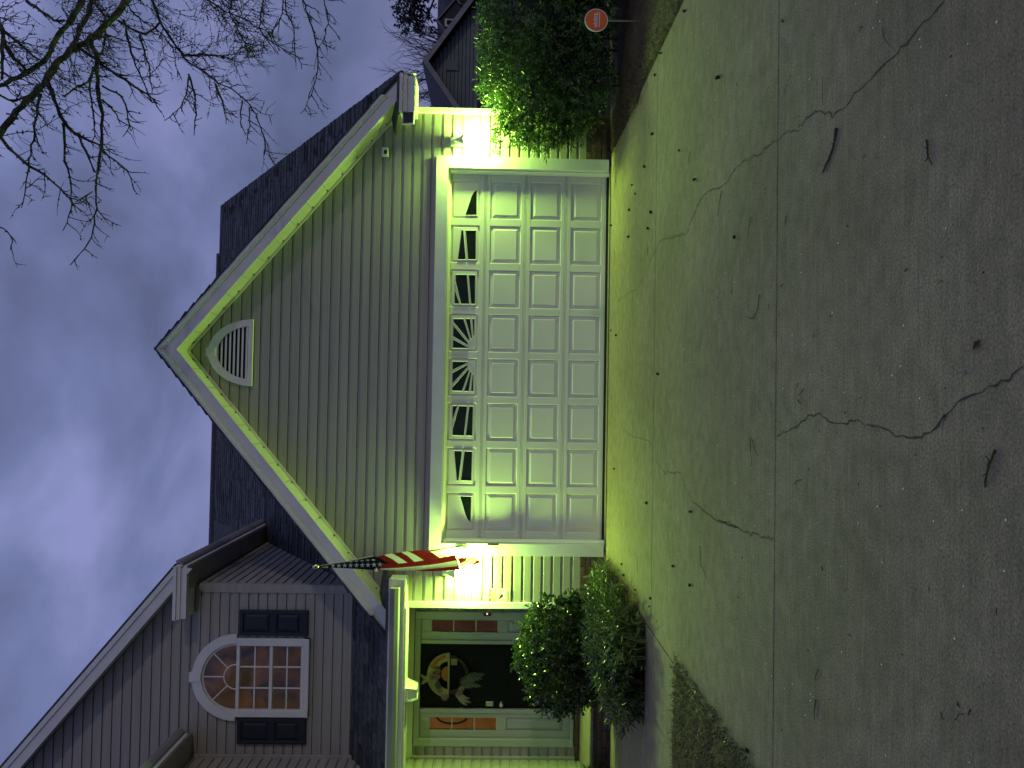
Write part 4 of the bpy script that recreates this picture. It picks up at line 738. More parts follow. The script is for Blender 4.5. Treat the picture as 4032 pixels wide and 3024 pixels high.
# ceiling lantern (unlit) under the porch eave
t = thing('ceiling_lantern', (-4.28,-.12,2.526), 'unlit white box lantern fixed under the porch eave', 'ceiling lamp')
x0, yc = -4.28, -.12
MB().lathe([(.16,2.526),(.165,2.515),(.16,2.495),(.15,2.49)], (x0,yc,0), 6).build('base', LAMPWHITE, t)
hexp = lambda r, z: [(x0+r*math.cos(k*math.pi/3), yc+r*math.sin(k*math.pi/3), z) for k in range(6)]
A, B_ = hexp(.15,2.49), hexp(.105,2.385)
for k in range(6):
    MB().tube([A[k],B_[k]], .007, 5).build('frame_bar', LAMPWHITE, t); MB().tube([B_[k],B_[(k+1)%6]], .007, 5).build('frame_bar', LAMPWHITE, t)
    MB().add([A[k],A[(k+1)%6],B_[(k+1)%6],B_[k]], [(0,1,2,3)]).build('glass_pane', FROST, t)
MB().lathe([(.02,2.49),(.03,2.46),(.03,2.42),(.01,2.405)], (x0,yc,0), 8).build('bulb', LAMPWHITE, t)
# ------------------------------------------------------------------ flag on its pole
fl = D['flag']; P0, P1 = [Vector(v) for v in fl['pole']]
t = thing('flag', tuple(P1), 'stars and stripes flag hanging from a slanted pole over the left lantern', 'flag')
dd = (P0-P1).normalized()
MB().tube([P1-dd*.05, P0], .011, 8).build('pole', BLACKMETAL, t)
m = MB(); m.tube([P0, P0+dd*.02, P0+dd*.045, P0+dd*.07, P0+dd*.08], [.012,.024,.030,.02,.004], 10); m.build('finial', METAL, t, smooth=True)
MB().tube([P1-dd*.06, P1+dd*.10], .018, 8).build('bracket', METAL, t); MB().bbox(P1.x-.03, P1.x+.03, -.012, .0, P1.z-.10, P1.z+.03, .004).build('bracket_plate', METAL, t)
def resample(L_, n):
    P = [Vector(v) for v in L_]; S = [0]
    for a, b in zip(P, P[1:]): S.append(S[-1]+(b-a).length)
    out = []
    for i in range(n+1):
        s = S[-1]*i/n; k = 0
        while k < len(P)-2 and S[k+1] < s: k += 1
        u = 0 if S[k+1] == S[k] else (s-S[k])/(S[k+1]-S[k]); out.append(P[k].lerp(P[k+1], u))
    return out
def loft(m, A, B, mi, n=14, k=5, bulge=.03, ph=0.):
    a, b = resample(A, n), resample(B, n); vs = []; fs = []
    for i in range(n+1):
        for j in range(k+1):
            u = j/k; q = a[i].lerp(b[i], u); wv = math.sin(math.pi*u)*bulge
            vs.append((q.x, q.y-wv+.006*math.sin(i*1.1+ph)*math.sin(math.pi*u), q.z))
    for i in range(n):
        for j in range(k): c = i*(k+1)+j; fs.append((c,c+1,c+k+2,c+k+1))
    m.add(vs, fs, mi)
mi = {'r':0,'w':1,'n':2}
m = MB(); MATS = [FRED, FWHITE, FNAVY]
loft(m, *fl['header'], 1, bulge=.0); loft(m, *fl['head'], 1, n=4, k=2, bulge=.0); loft(m, *fl['navy'], 2, bulge=.035)
for i in range(6): loft(m, fl['diag'][i], fl['diag'][i+1], mi[fl['diagcol'][i]], n=8, k=4, bulge=.004, ph=i)
for i, (c, A, B) in enumerate(fl['bands']): loft(m, A, B, mi[c], bulge=.018 if i < 3 else .008, ph=i)
cl = m.build('cloth', MATS, t, smooth=True)
m = MB()
for j, L_ in enumerate((fl['stars'], fl['stars2'])):
    for i, q in enumerate(L_):
        q = Vector(q)-Vector((0,.045,0)); sq = 1 if j == 0 or i == 5 else .42
        pts = [(q.x+(.030 if k % 2 == 0 else .0125)*math.cos(math.pi/2+k*math.pi/5-1.57*0), q.y, q.z+(.030 if k % 2 == 0 else .0125)*math.sin(math.pi/2+k*math.pi/5)) for k in range(10)]
        if sq < 1: pts = [(q.x+(a-q.x)*sq, y, c) for a, y, c in pts]
        # the stars lie on their side: the flag hangs with its rows upright
        pts = [(q.x+(c-q.z)*1.0, y, q.z+(a-q.x)*1.0) for a, y, c in pts] if sq == 1 else pts
        m.add(pts, [tuple(range(10))])
m.build('stars', FWHITE, cl)
# ------------------------------------------------------------------ lettering helper
def text(body, size, mat_, parent, loc, name='lettering', ext=.0008, bold=0.):
    c = bpy.data.curves.new(name, 'FONT'); c.body = body; c.size = size; c.align_x = 'CENTER'; c.align_y = 'CENTER'; c.extrude = ext; c.offset = bold
    o = bpy.data.objects.new('tmp', c); COL.objects.link(o)
    dg = bpy.context.evaluated_depsgraph_get(); me = bpy.data.meshes.new_from_object(o.evaluated_get(dg)); bpy.data.objects.remove(o)
    me.materials.clear(); me.materials.append(mat_)
    return put(name, me, parent, loc, (math.pi/2, 0, 0))
# caution sign with a dog
t = thing('caution_sign', (-3.11, YF-.004, 1.37), 'square yellowish caution sign with a dog, fixed to the siding at the porch corner', 'sign')
xc = -3.115; y = YF-.006
MB().bbox(xc-.10, xc+.10, y, y+.004, 1.225, 1.515, .002).build('plate', CREAM, t)
text('CAUTION', .040, INK, t, (xc, y-.0015, 1.488), bold=.0012)
def bar(x0, x1, z0, z1, m_=INKG, nm='print_line'): MB().add([(x0,y-.0012,z0),(x1,y-.0012,z0),(x1,y-.0012,z1),(x0,y-.0012,z1)], [(0,1,2,3)]).build(nm, m_, t)
for z in (1.455, 1.440): bar(xc-.08, xc+.07, z, z+.006)
bar(xc-.095, xc+.093, 1.415, 1.428)
for z in (1.257, 1.245): bar(xc-.07, xc+.07, z, z+.006)
dog = [(-.078,1.392),(-.070,1.402),(-.055,1.398),(-.040,1.388),(-.020,1.372),(.015,1.357),(.045,1.340),(.062,1.318),(.066,1.295),(.074,1.300),(.078,1.285),(.064,1.278),(.055,1.268),(.020,1.272),(.0,1.290),(-.010,1.278),(-.016,1.262),(-.030,1.266),(-.024,1.290),(-.034,1.325),(-.048,1.352),(-.066,1.366),(-.084,1.372),(-.086,1.384)]
MB().prism([(xc+a, y-.0014, z) for a, z in dog], (0,.001,0)).build('dog_figure', SIGNWHITE, t)
MB().prism([(xc+a, y-.0026, z) for a, z in [(-.045,1.390),(-.020,1.372),(.015,1.357),(.030,1.347),(.028,1.325),(.010,1.318),(-.008,1.326),(-.018,1.345),(-.034,1.365)]], (0,.001,0)).build('dog_patch', INK, t)
MB().prism([(xc+a, y-.0026, z) for a, z in [(-.076,1.377),(-.066,1.380),(-.060,1.371),(-.068,1.366)]], (0,.001,0)).build('dog_patch', INK, t)
# doorbell
t = thing('doorbell', (-3.475, YD-.034, 1.52), 'doorbell with a small glowing pink button beside the front door', 'doorbell')
MB().bbox(-3.50, -3.462, YD-.048, YD-.03, 1.47, 1.57, .004).build('plate', BLACKMETAL, t)
m = MB(); m.lathe([(.013,0),(.013,-.006),(.009,-.010),(0,-.0105)], (-3.470,YD-.048,1.522), 12, axis='y'); m.build('button', emit('pink button', (1.0,.42,.34), 1.6), t)
# security camera under the gable
t = thing('security_camera', (2.60,YF-.015,2.94), 'small white security camera on the gable siding', 'camera')
MB().tube([(2.60,YF-.015,2.965),(2.60,YF-.05,2.96)], .014, 8).build('mount', LAMPWHITE, t)
MB().bbox(2.545, 2.655, YF-.125, YF-.05, 2.905, 2.985, .016).build('body', LAMPWHITE, t)
MB().box(2.562, 2.615, YF-.1265, YF-.1255, 2.915, 2.955).build('lens', BLACKMETAL, t)
# solar panel on the end of the cornice return
t = thing('solar_panel', (2.96,YO,2.62), 'small black solar panel in a pale frame on the end of the right eave return', 'solar panel')
q = [Vector((2.875,-.335,2.55)), Vector((3.045,-.315,2.55)), Vector((3.045,-.275,2.70)), Vector((2.875,-.295,2.70))]
nrm = (q[1]-q[0]).cross(q[3]-q[0]).normalized(); nrm = nrm if nrm.y < 0 else -nrm
m = MB(); ctr = sum(q, Vector())/4; inn = [ctr+(v-ctr)*.84 for v in q]
m.add([v+nrm*.012 for v in q]+[v+nrm*.012 for v in inn]+[v-nrm*.012 for v in q], [(0,1,5,4),(1,2,6,5),(2,3,7,6),(3,0,4,7),(0,8,9,1),(1,9,10,2),(2,10,11,3),(3,11,8,0),(8,11,10,9)]); m.build('frame', LAMPWHITE, t)
MB().add([v+nrm*.009 for v in inn], [(0,1,2,3)]).build('cell', BLACKMETAL, t)
MB().box(2.93, 3.04, -.28, -.20, 2.56, 2.66).build('bracket', LAMPWHITE, t)
# ------------------------------------------------------------------ wreath on the door
t = thing('wreath', (-4.30,YD+.01,2.03), 'round wreath on the black door, pale wooden half disc above dried flowers', 'wreath')
wx, wz_ = -4.305, 2.02; R_ = .30; y = YD+.0
m = MB()
for k in range(5):
    ph = k*1.3
    m.tube([(wx+(.235+.018*math.sin(5*a+ph))*math.cos(a), y+.008*math.cos(4*a+ph), wz_-.0+(.245+.018*math.cos(4*a+ph))*math.sin(a)) for a in [i*2*math.pi/40 for i in range(41)]], .011, 5, cap=False)
m.build('vine_ring', VINE, t)
n = 20; o = [(wx+R_*math.cos(math.pi*i/n), wz_+R_*math.sin(math.pi*i/n)) for i in range(n+1)]; i_ = [(wx+.19*math.cos(math.pi*i/n), wz_+.17*math.sin(math.pi*i/n)) for i in range(n+1)]
m = MB(); vs = [(a,y-.03,b) for a,b in o]+[(a,y-.03,b) for a,b in i_]+[(a,y-.014,b) for a,b in o]+[(a,y-.014,b) for a,b in i_]; k = n+1; fs = []
for i in range(n): fs += [(i,i+1,k+i+1,k+i),(2*k+i,3*k+i,3*k+i+1,2*k+i+1),(i,2*k+i,2*k+i+1,i+1),(k+i,k+i+1,3*k+i+1,3*k+i)]
m.add(vs, fs); m.build('half_disc', TAN, t)
MB().bbox(wx-.19, wx+.30, y-.026, y-.016, wz_-.006, wz_+.02, .002).build('disc_bar', TAN, t)
n = 10; MB().prism([(wx+.02+.10*math.cos(math.pi*i/n), y-.028, wz_+.022+.085*math.sin(math.pi*i/n)) for i in range(n+1)], (0,.008,0)).build('felt_slice', WORANGE, t)
m = MB(); vs = [(wx+r*math.cos(a), y-.033, wz_+r*.95*math.sin(a)) for a in [.22+i*.09 for i in range(12)] for r in (.235,.285)]
m.add(vs, [(2*i,2*i+1,2*i+3,2*i+2) for i in range(11)]); m.build('felt_stripe', WORANGE, t)
MB().bbox(-4.17, -4.085, y-.02, y-.012, 1.915, 2.0, .002).build('tag', TAGM, t)
def flower(x, z, r):
    m = MB()
    for kk in range(3):
        nn = 7-kk
        for j in range(nn):
            a = j*2*math.pi/nn+kk*.4; rr = r*(1-.28*kk); tip = Vector((x+rr*math.cos(a), y-.04-.012*kk, z+rr*math.sin(a))); b0 = Vector((x, y-.05-.008*kk, z)); s_ = Vector((-math.sin(a),0,math.cos(a)))*rr*.45; md = b0.lerp(tip,.6)-Vector((0,.006,0))
            m.add([b0, md+s_, tip, md-s_], [(0,1,2,3)])
    m.build('flower', PINK, t)
for x, z, r in ((-4.59,2.07,.055),(-4.50,2.14,.04),(-4.315,2.18,.05),(-4.33,2.25,.04),(-4.53,1.87,.045),(-4.48,1.85,.045),(-4.24,2.16,.035)): flower(x, z, r)
def frond(pts, wd, nb, m_, nm, spread=.5):
    P = resample(pts, nb); m = MB(); m.tube(P, .003, 4)
    for i in range(1, nb+1):
        d = (P[i]-P[i-1]).normalized(); u = i/nb; ln = wd*math.sin(math.pi*(.15+.8*u))
        for s in (-1, 1):
            a = s*random.uniform(.35,.75); e_ = Vector((d.x*math.cos(a)-d.z*math.sin(a), -.25*random.random(), d.x*math.sin(a)+d.z*math.cos(a)))*ln; pr = Vector((-e_.z,0,e_.x))*.16
            m.add([P[i], P[i]+e_*.5+pr, P[i]+e_, P[i]+e_*.5-pr], [(0,1,2,3)])
    m.build(nm, m_, t)
for p_ in ([(-4.55,y-.04,1.94),(-4.62,y-.05,1.83),(-4.66,y-.05,1.72)],[(-4.56,y-.04,1.93),(-4.66,y-.05,1.82),(-4.69,y-.05,1.77)],[(-4.53,y-.04,1.93),(-4.59,y-.05,1.8),(-4.60,y-.05,1.74)],[(-4.34,y-.04,2.26),(-4.38,y-.05,2.34),(-4.42,y-.05,2.395)],[(-4.33,y-.04,2.26),(-4.33,y-.05,2.34),(-4.29,y-.05,2.40)]): frond(p_, .045, 16, PLUME, 'pampas_plume')
for k in range(6): frond([(-4.46+.02*k,y-.03,1.88),(-4.43+.025*k+random.uniform(-.03,.03),y-.05,1.70),(-4.42+.022*k+random.uniform(-.05,.05),y-.04,1.54+random.uniform(0,.08))], .06, 14, SAGE, 'leaf_spray')
for k in range(7): a = random.uniform(.2,2.9); frond([(wx+.15*math.cos(a),y-.035,wz_+.15*math.sin(a)),(wx+.24*math.cos(a+.3),y-.05,wz_+.22*math.sin(a+.3))], .045, 8, SAGE, 'leaf_spray')
# hoop seen through the sidelight
m = MB(); pts = [(-4.965+.085*math.cos(a)+.0, YD+.22, 2.0-.02+.20*math.sin(a)) for a in [i*2*math.pi/30 for i in range(31)]]
m.tube(pts, .014, 6); m.tube([(-4.985,YD+.22,2.17),(-4.95,YD+.22,2.245),(-4.92,YD+.22,2.15)], .012, 6)
tag(m.build('hanging_hoop', BLACKMETAL), 'dark oval hoop seen through the orange lit sidelight of the front door', 'hoop')
# ------------------------------------------------------------------ leaves and blades
def np_mesh(name, V, F, m_, parent=None, **props):
    # V (n,3), F (k,3 or 4) arrays of one mesh
    me = bpy.data.meshes.new(name); k = F.shape[1]
    base = np.array(WORLD[parent.name]) if parent is not None else np.zeros(3)
    me.vertices.add(len(V)); me.vertices.foreach_set('co', (V-base).astype(np.float32).ravel())
    me.loops.add(F.size); me.loops.foreach_set('vertex_index', F.astype(np.int32).ravel())
    me.polygons.add(len(F)); me.polygons.foreach_set('loop_start', np.arange(0, F.size, k, dtype=np.int32)); me.polygons.foreach_set('loop_total', np.full(len(F), k, np.int32))
    me.update(calc_edges=True); me.materials.append(m_)
    o = bpy.data.objects.new(name, me); COL.objects.link(o)
    if parent is not None: o.parent = parent
    WORLD[o.name] = tuple(base)
    for a, b in props.items(): o[a] = b
    return o
def unit(a): return a/np.maximum(np.linalg.norm(a, axis=1, keepdims=True), 1e-9)
def leaf_cards(P, Dr, ln, wd):
    # folded leaves: base, tip and two raised edges
    n = len(P); r = unit(rng.normal(size=(n,3))); side = unit(np.cross(Dr, r)); up = np.cross(side, Dr)
    ln = ln[:,None]; wd = wd[:,None]
    V = np.stack([P, P+Dr*ln*.45+side*wd+up*wd*.35, P+Dr*ln-up*ln*.06, P+Dr*ln*.45-side*wd+up*wd*.35], 1).reshape(-1,3)
    k = np.arange(n)[:,None]*4
    F = np.concatenate([k+np.array([[0,1,2]]), k+np.array([[0,2,3]])], 1).reshape(-1,3)
    return V, F
def shrub_leaves(blobs, n_sprig, per, ln, wd, sp_len, keep=None, deep=.45, upb=.35):
    W_ = np.array([b[3]*b[4]+b[4]*b[5]+b[3]*b[5] for b in blobs]); pick = rng.choice(len(blobs), n_sprig, p=W_/W_.sum())
    B = np.array(blobs)[pick]; d = unit(rng.normal(size=(n_sprig,3))); rr = 1-deep*rng.random(n_sprig)**1.8
    bump_ = 1+.10*np.sin(d[:,0]*9+B[:,0]*3)*np.sin(d[:,2]*8+1)+rng.normal(0,.045,n_sprig)
    C = B[:,:3]+d*B[:,3:6]*(rr*bump_)[:,None]
    ax = unit(d/np.maximum(B[:,3:6],.01)*.4+np.array([0,0,upb])+rng.normal(0,.45,(n_sprig,3)))
    P = []; Dd = []
    for j in range(per):
        u = (j+.5)/per; off = ax*(sp_len*u)
        rad = unit(np.cross(ax, unit(rng.normal(size=(n_sprig,3)))))
        P.append(C+off); Dd.append(unit(ax*(.35+.7*u)+rad*1.0+np.array([0,0,-.08])))
    P = np.concatenate(P); Dd = np.concatenate(Dd)
    if keep is not None: k = keep(P); P, Dd = P[k], Dd[k]
    n = len(P); s = rng.uniform(.7,1.25,n)
    return leaf_cards(P, Dd, ln*s, wd*s*rng.uniform(.8,1.2,n))
# hedge right of the garage
hedge = thing('hedge', (4.2,-.85,0), 'big dark green narrow leaved hedge right of the garage door, lit by the lantern', 'hedge')
HB = [(3.42,-.62,1.02,.58,.50,.66),(4.15,-.80,1.0,.80,.66,.72),(5.15,-.85,1.0,.9,.7,.74),(6.1,-.8,1.0,.8,.7,.7),(3.02,-.38,.92,.40,.30,.52),(3.25,-.75,.55,.45,.5,.42),(4.2,-1.05,.55,.9,.6,.45),(5.3,-1.05,.55,.95,.6,.45)]
V, F = shrub_leaves(HB, 12000, 11, .056, .0076, .12, keep=lambda P: (P[:,2] > .10) & (P[:,1] < -.02) & (P[:,2] < 1.80))
np_mesh('foliage', V, F, LEAF_H, hedge, kind='stuff')
m = MB(); P = []; Dd = []
for k in range(26):    # bare stems up through the hedge
    x = random.uniform(2.95,6.2); y = random.uniform(-1.0,-.35); top = (x+random.uniform(-.25,.25), y+random.uniform(-.2,.2), random.uniform(.8,1.5))
    m.tube([(x*.9+.38,y*.7-.2,.0),((x+top[0])/2+random.uniform(-.05,.05),(y+top[1])/2,top[2]*.5),top], [.018,.012,.005], 5)
for k in range(30):    # sprays leaning over the siding
    z = random.uniform(.42,1.62); st = Vector((2.95,random.uniform(-.55,-.2),z-.06)); ln_ = random.uniform(.16,.46)*(1.0 if z > .9 else .75)
    en = st+Vector((-ln_, random.uniform(-.08,.05), random.uniform(-.05,.16))); md = st.lerp(en,.5)+Vector((0,0,random.uniform(0,.04)))
    pts = resample([st,md,en], 10); m.tube(pts, [.006-.0005*i for i in range(11)], 4)
    for i in range(2, 11):
        for s in range(3): P.append(pts[i]); d = (pts[i]-pts[i-1]).normalized(); Dd.append((d*.8+Vector((random.gauss(0,.6),random.gauss(0,.5),random.gauss(0,.7)))).normalized())
m.build('stem', STEM, hedge)
P = np.array([tuple(a) for a in P]); Dd = np.array([tuple(a) for a in Dd]); n = len(P)
V, F = leaf_cards(P, Dd, rng.uniform(.05,.10,n), rng.uniform(.007,.011,n)); np_mesh('spray_leaves', V, F, LEAF_H, hedge, kind='stuff')
# rounded shrub before the porch
shrub = thing('round_shrub', (-3.50,-1.02,0), 'rounded broad leaved shrub in front of the black front door', 'shrub')
RB = [(-3.52,-1.02,.66,.60,.44,.46),(-3.35,-.98,.62,.46,.4,.42),(-3.72,-1.02,.60,.42,.4,.40),(-3.25,-.95,.42,.30,.3,.24),(-3.5,-1.05,.38,.48,.36,.22)]
V, F = shrub_leaves(RB, 1900, 9, .052, .0135, .10, keep=lambda P: P[:,2] > .14, deep=.35)
np_mesh('foliage', V, F, LEAF_R, shrub, kind='stuff')
m = MB()
for k in range(16):
    a = random.uniform(0,6.28); r = random.uniform(.15,.5); m.tube([(-3.5+random.uniform(-.07,.07),-1.02+random.uniform(-.05,.05),0),(-3.5+r*.6*math.cos(a),-1.02+r*.5*math.sin(a),.28),(-3.5+r*math.cos(a),-1.02+r*.7*math.sin(a),.62)], [.014,.009,.004], 5)
m.build('stem', STEM, shrub)
# arching grass clumps
def blades(n, xy, h, lean, wd, segs=4, out=None, zf=lambda x, y: 0.):
    P = np.array([xy() for _ in range(n)]); a = rng.uniform(0, 2*np.pi, n)
    if out is not None:
        c = out(P); a = np.arctan2(c[:,1], c[:,0])+rng.normal(0,.75,n)
    H_ = h(P)*rng.uniform(.6,1.2,n); Ld = H_*lean*rng.uniform(.4,1.5,n); V = []
    for k in range(segs+1):
        u = k/segs; x = P[:,0]+np.cos(a)*Ld*u**1.7; y = P[:,1]+np.sin(a)*Ld*u**1.7; z = H_*(u-.42*u**2.6*np.minimum(1.6,Ld/np.maximum(H_,.01)))
        w_ = wd*(1-u**2*.92); V.append(np.stack([x-np.sin(a)*w_, y+np.cos(a)*w_, z], 1)); V.append(np.stack([x+np.sin(a)*w_, y-np.cos(a)*w_, z], 1))
    V = np.stack(V, 1).reshape(-1,3); b = np.arange(n)[:,None]*(2*segs+2)
    F = np.concatenate([b+np.array([[2*k,2*k+1,2*k+3,2*k+2]]) for k in range(segs)], 1).reshape(-1,4)
    return V, F
clump = thing('grass_clump', (-3.1,-1.7,0), 'arching mound of strap leaved grass spilling over the driveway edge by the porch', 'ornamental grass')
cc = [(-3.05,-2.12,.42,.46),(-3.30,-2.05,.36,.42),(-2.98,-1.62,.36,.44),(-2.93,-1.15,.30,.36),(-3.35,-1.65,.34,.40),(-2.88,-.80,.24,.30),(-2.80,-.46,.18,.20),(-3.42,-2.40,.32,.36),(-2.95,-2.48,.30,.36),(-3.15,-1.2,.28,.34)]
def cxy():
    c = random.choices(cc, [c[2]**2 for c in cc])[0]; r = c[2]*math.sqrt(random.random())*.8; a = random.uniform(0,6.28); return (c[0]+r*math.cos(a), c[1]+r*math.sin(a))
CA = np.array(cc)
def cnear(P): d = ((P[:,None,:]-CA[None,:,:2])**2).sum(2); return d.argmin(1)
V, F = blades(2600, cxy, lambda P: CA[cnear(P),3]*rng.uniform(.7,1.25,len(P)), .75, .0072, out=lambda P: P-CA[cnear(P),:2]+rng.normal(0,.16,P.shape))
np_mesh('foliage', V, F, BLADE, clump, kind='stuff')
V, F = shrub_leaves([(c[0],c[1],c[3]*.48,c[2]*.95,c[2]*.95,c[3]*.42) for c in cc], 900, 8, .085, .0085, .10, keep=lambda P: P[:,2] > .02, deep=.35, upb=.6)
np_mesh('side_leaves', V, F, BLADE, clump, kind='stuff')
V, F = blades(900, lambda: (lambda a: (-2.66+random.gauss(.0,.05), a))(random.uniform(-2.3,-.2)), lambda P: np.full(len(P), .10), 1.6, .0026, segs=3, out=lambda P: np.tile([1.0,.1],(len(P),1)))
np_mesh('dry_fringe', V, F, DRY, clump, kind='stuff')
small = thing('small_plant', (-5.22,-.75,0), 'small leafy plant at the far end of the porch base', 'plant')
V, F = shrub_leaves([(-5.2,-.85,.20,.24,.2,.16)], 150, 8, .075, .012, .07, keep=lambda P: P[:,2] > .01, deep=.6); np_mesh('foliage', V, F, LEAF_H, small, kind='stuff')
MB().tube([(-5.2,-.85,0),(-5.2,-.84,.12),(-5.18,-.85,.2)], [.01,.008,.004], 5).build('stem', STEM, small)
# dry grass and straw in the beds
def strip(n, f, h, m_, nm, lab, lean=1.3, wd=.0022):
    V, F = blades(n, f, lambda P: np.full(len(P), h), lean, wd, segs=2); V[:,2] += .0
    tag(np_mesh(nm, V, F, m_, kind='stuff'), lab, 'dry grass')
strip(7000, lambda: (random.uniform(-4.3,-2.60), random.uniform(-6.6,-3.78)), .062, DRY, 'dry_grass', 'dry brown grass in the bed between walk and driveway', 1.8, .0040)
strip(260, lambda: (-2.62-abs(random.gauss(0,.07)), random.uniform(-6.0,-3.80)), .055, BLADE, 'edge_grass', 'thin green grass along the edge of the left bed', 1.6, .003)
strip(9000, lambda: (lambda y: (bedR(y)+.02+random.random()**1.4*1.6, y))(random.uniform(-5.2,-.15)), .055, DRY, 'pine_straw', 'brown pine straw below the hedge', 2.2, .0036)
# ------------------------------------------------------------------ yard sign
sx_, sy_ = 3.38, -2.07
t = thing('yard_sign', (sx_,sy_,0), 'round orange yard sign on a thin grey stake in front of the hedge', 'sign')
MB().tube([(sx_+.005,sy_,-.05),(sx_,sy_,.38)], .0085, 6).build('stake', METAL, t)
MB().tube([(sx_+.003,sy_-.004,.06),(sx_-.05,sy_-.02,.055)], .006, 5).build('stake_foot', STEM, t)
def disc(r0, y0, y1, z, m_, nm):
    m = MB(); n = 40; m.add([(sx_-.002+r0*.985*math.cos(2*math.pi*i/n), y0, z+r0*math.sin(2*math.pi*i/n)) for i in range(n)]+[(sx_-.002+r0*.985*math.cos(2*math.pi*i/n), y1, z+r0*math.sin(2*math.pi*i/n)) for i in range(n)],
        [tuple(range(n)), tuple(range(2*n-1,n-1,-1))]+[(i,(i+1)%n,n+(i+1)%n,n+i) for i in range(n)]); return m.build(nm, m_, t)
disc(.122, sy_-.012, sy_-.002, .485, SIGNWHITE, 'rim'); disc(.113, sy_-.0145, sy_-.0125, .485, ORANGE, 'face')
text('vivint.', .070, SIGNWHITE, t, (sx_, sy_-.0165, .492), bold=.0016)
MB().add([(sx_-.078,sy_-.0165,.448),(sx_+.078,sy_-.0165,.448),(sx_+.078,sy_-.0165,.456),(sx_-.078,sy_-.0165,.456)], [(0,1,2,3)]).build('print_line', SIGNWHITE, t)
# ------------------------------------------------------------------ bare tree whose branches hang over the drive
tree = thing('bare_tree', (6.4,-1.3,0), 'bare knobbly tree whose twigs hang down across the evening sky', 'tree')
def wob(pts, rad, n, amp):
    P = resample(pts, n); out = []; rr = []
    for i, q in enumerate(P):
        out.append(q+Vector((random.gauss(0,amp),random.gauss(0,amp),random.gauss(0,amp)))*(0 if i == 0 else 1))
        k = i/n*(len(rad)-1); a = int(min(k, len(rad)-2)); rr.append((rad[a]+(rad[a+1]-rad[a])*(k-a))*random.uniform(.82,1.22))
    return out, rr
P, rr = wob([(6.4,-1.3,-.05),(6.35,-1.3,1.0),(6.4,-1.35,2.2),(6.3,-1.35,3.3)], [.20,.16,.15,.14], 10, .012); MB().tube(P, rr, 12).build('trunk', BARK, tree, smooth=True)
fork = Vector((6.3,-1.35,3.2)); segs = []
for lv, L_ in D['branches']:
    pts = [Vector(v[:3]) for v in L_]; rad = [v[3]*(1.0 if lv == 0 else 1.15) for v in L_]
    if pts[0].x > 3.75 and pts[0].z < 7.4 and (lv == 0 or pts[0].z < 6.2):     # limbs that enter from the trunk's side
        far = pts[0]-fork; pts = [fork, fork+far*.5+Vector((.15,0,.35))]+pts; rad = [max(.06,rad[0]*2.2), max(.035,rad[0]*1.5)]+rad
    n = max(6, int(sum((b-a).length for a, b in zip(pts, pts[1:]))/.07)); P, rr = wob(pts, rad, n, .006)
    MB().tube(P, rr, 6).build('branch', BARK, tree)
    segs.append((lv, P, rr))
m = MB(); kn = []; tips = []
def twig(st, d, ln, r, depth):
    n = max(3, int(ln/.045)); P = [st]; d = d.copy()
    for i in range(n):
        d = (d+Vector((random.gauss(0,.20),random.gauss(0,.20),random.gauss(-.05,.17)))).normalized(); P.append(P[-1]+d*ln/n)
    m.tube(P, [max(.0022, r*(1-.72*i/n)) for i in range(n+1)], 4, cap=False)
    for q in P[1:-1]:
        if random.random() < .5: kn.append((q, r))
        if depth and random.random() < .34: twig(q, (d+Vector((random.gauss(0,.7),random.gauss(0,.6),random.gauss(-.1,.6)))).normalized(), ln*random.uniform(.25,.55), r*.65, depth-1)
for lv, P, rr in segs:
    acc = 0.
    for i in range(2, len(P)-1):
        if P[i].x > 4.6: continue
        acc += (P[i]-P[i-1]).length
        for _ in range(3): 
            if random.random() < .6: kn.append((P[i], rr[i]))
        if acc > (.075 if lv == 0 else .06):
            acc = 0
            d = (P[i]-P[i-1]).normalized(); s = Vector((random.gauss(-.35,.55),random.gauss(0,.6),random.gauss(-.55,.5)))
            twig(P[i], (d*.35+s).normalized(), random.uniform(.14,.50) if lv == 0 else random.uniform(.08,.30), random.uniform(.0048,.0085), 2 if lv == 0 else 1)
# a finer thicket towards the trunk
for k in range(230):
    lv, P, rr = random.choice([s for s in segs if s[0] == 0] + segs[17:24]); c = [q for q in P if q.x < 4.6 and q.x > 1.8 and q.z > 4.6]
    if not c: continue
    q = random.choice(c); twig(q, Vector((random.gauss(-.4,.6),random.gauss(.2,.7),random.gauss(-.35,.6))).normalized(), random.uniform(.25,.75), random.uniform(.004,.006), 2)
m.build('twigs', BARK, tree, kind='stuff')
m = MB()
for q, r in kn:
    if random.random() < .25: continue
    s = random.uniform(.005,.012)+r*.35; d = Vector((random.gauss(0,1),random.gauss(0,1),random.gauss(0,1))).normalized()
    c = q+d*r*.9; a = d.orthogonal().normalized()*s*.7; b = d.cross(a); m.add([c-d*s*.6, c+a, c+b, c-a, c-b, c+d*s*random.uniform(1,2.2)], [(0,2,1),(0,3,2),(0,4,3),(0,1,4),(5,1,2),(5,2,3),(5,3,4),(5,4,1)])
m.build('lichen_knobs', BARK, tree, kind='stuff')
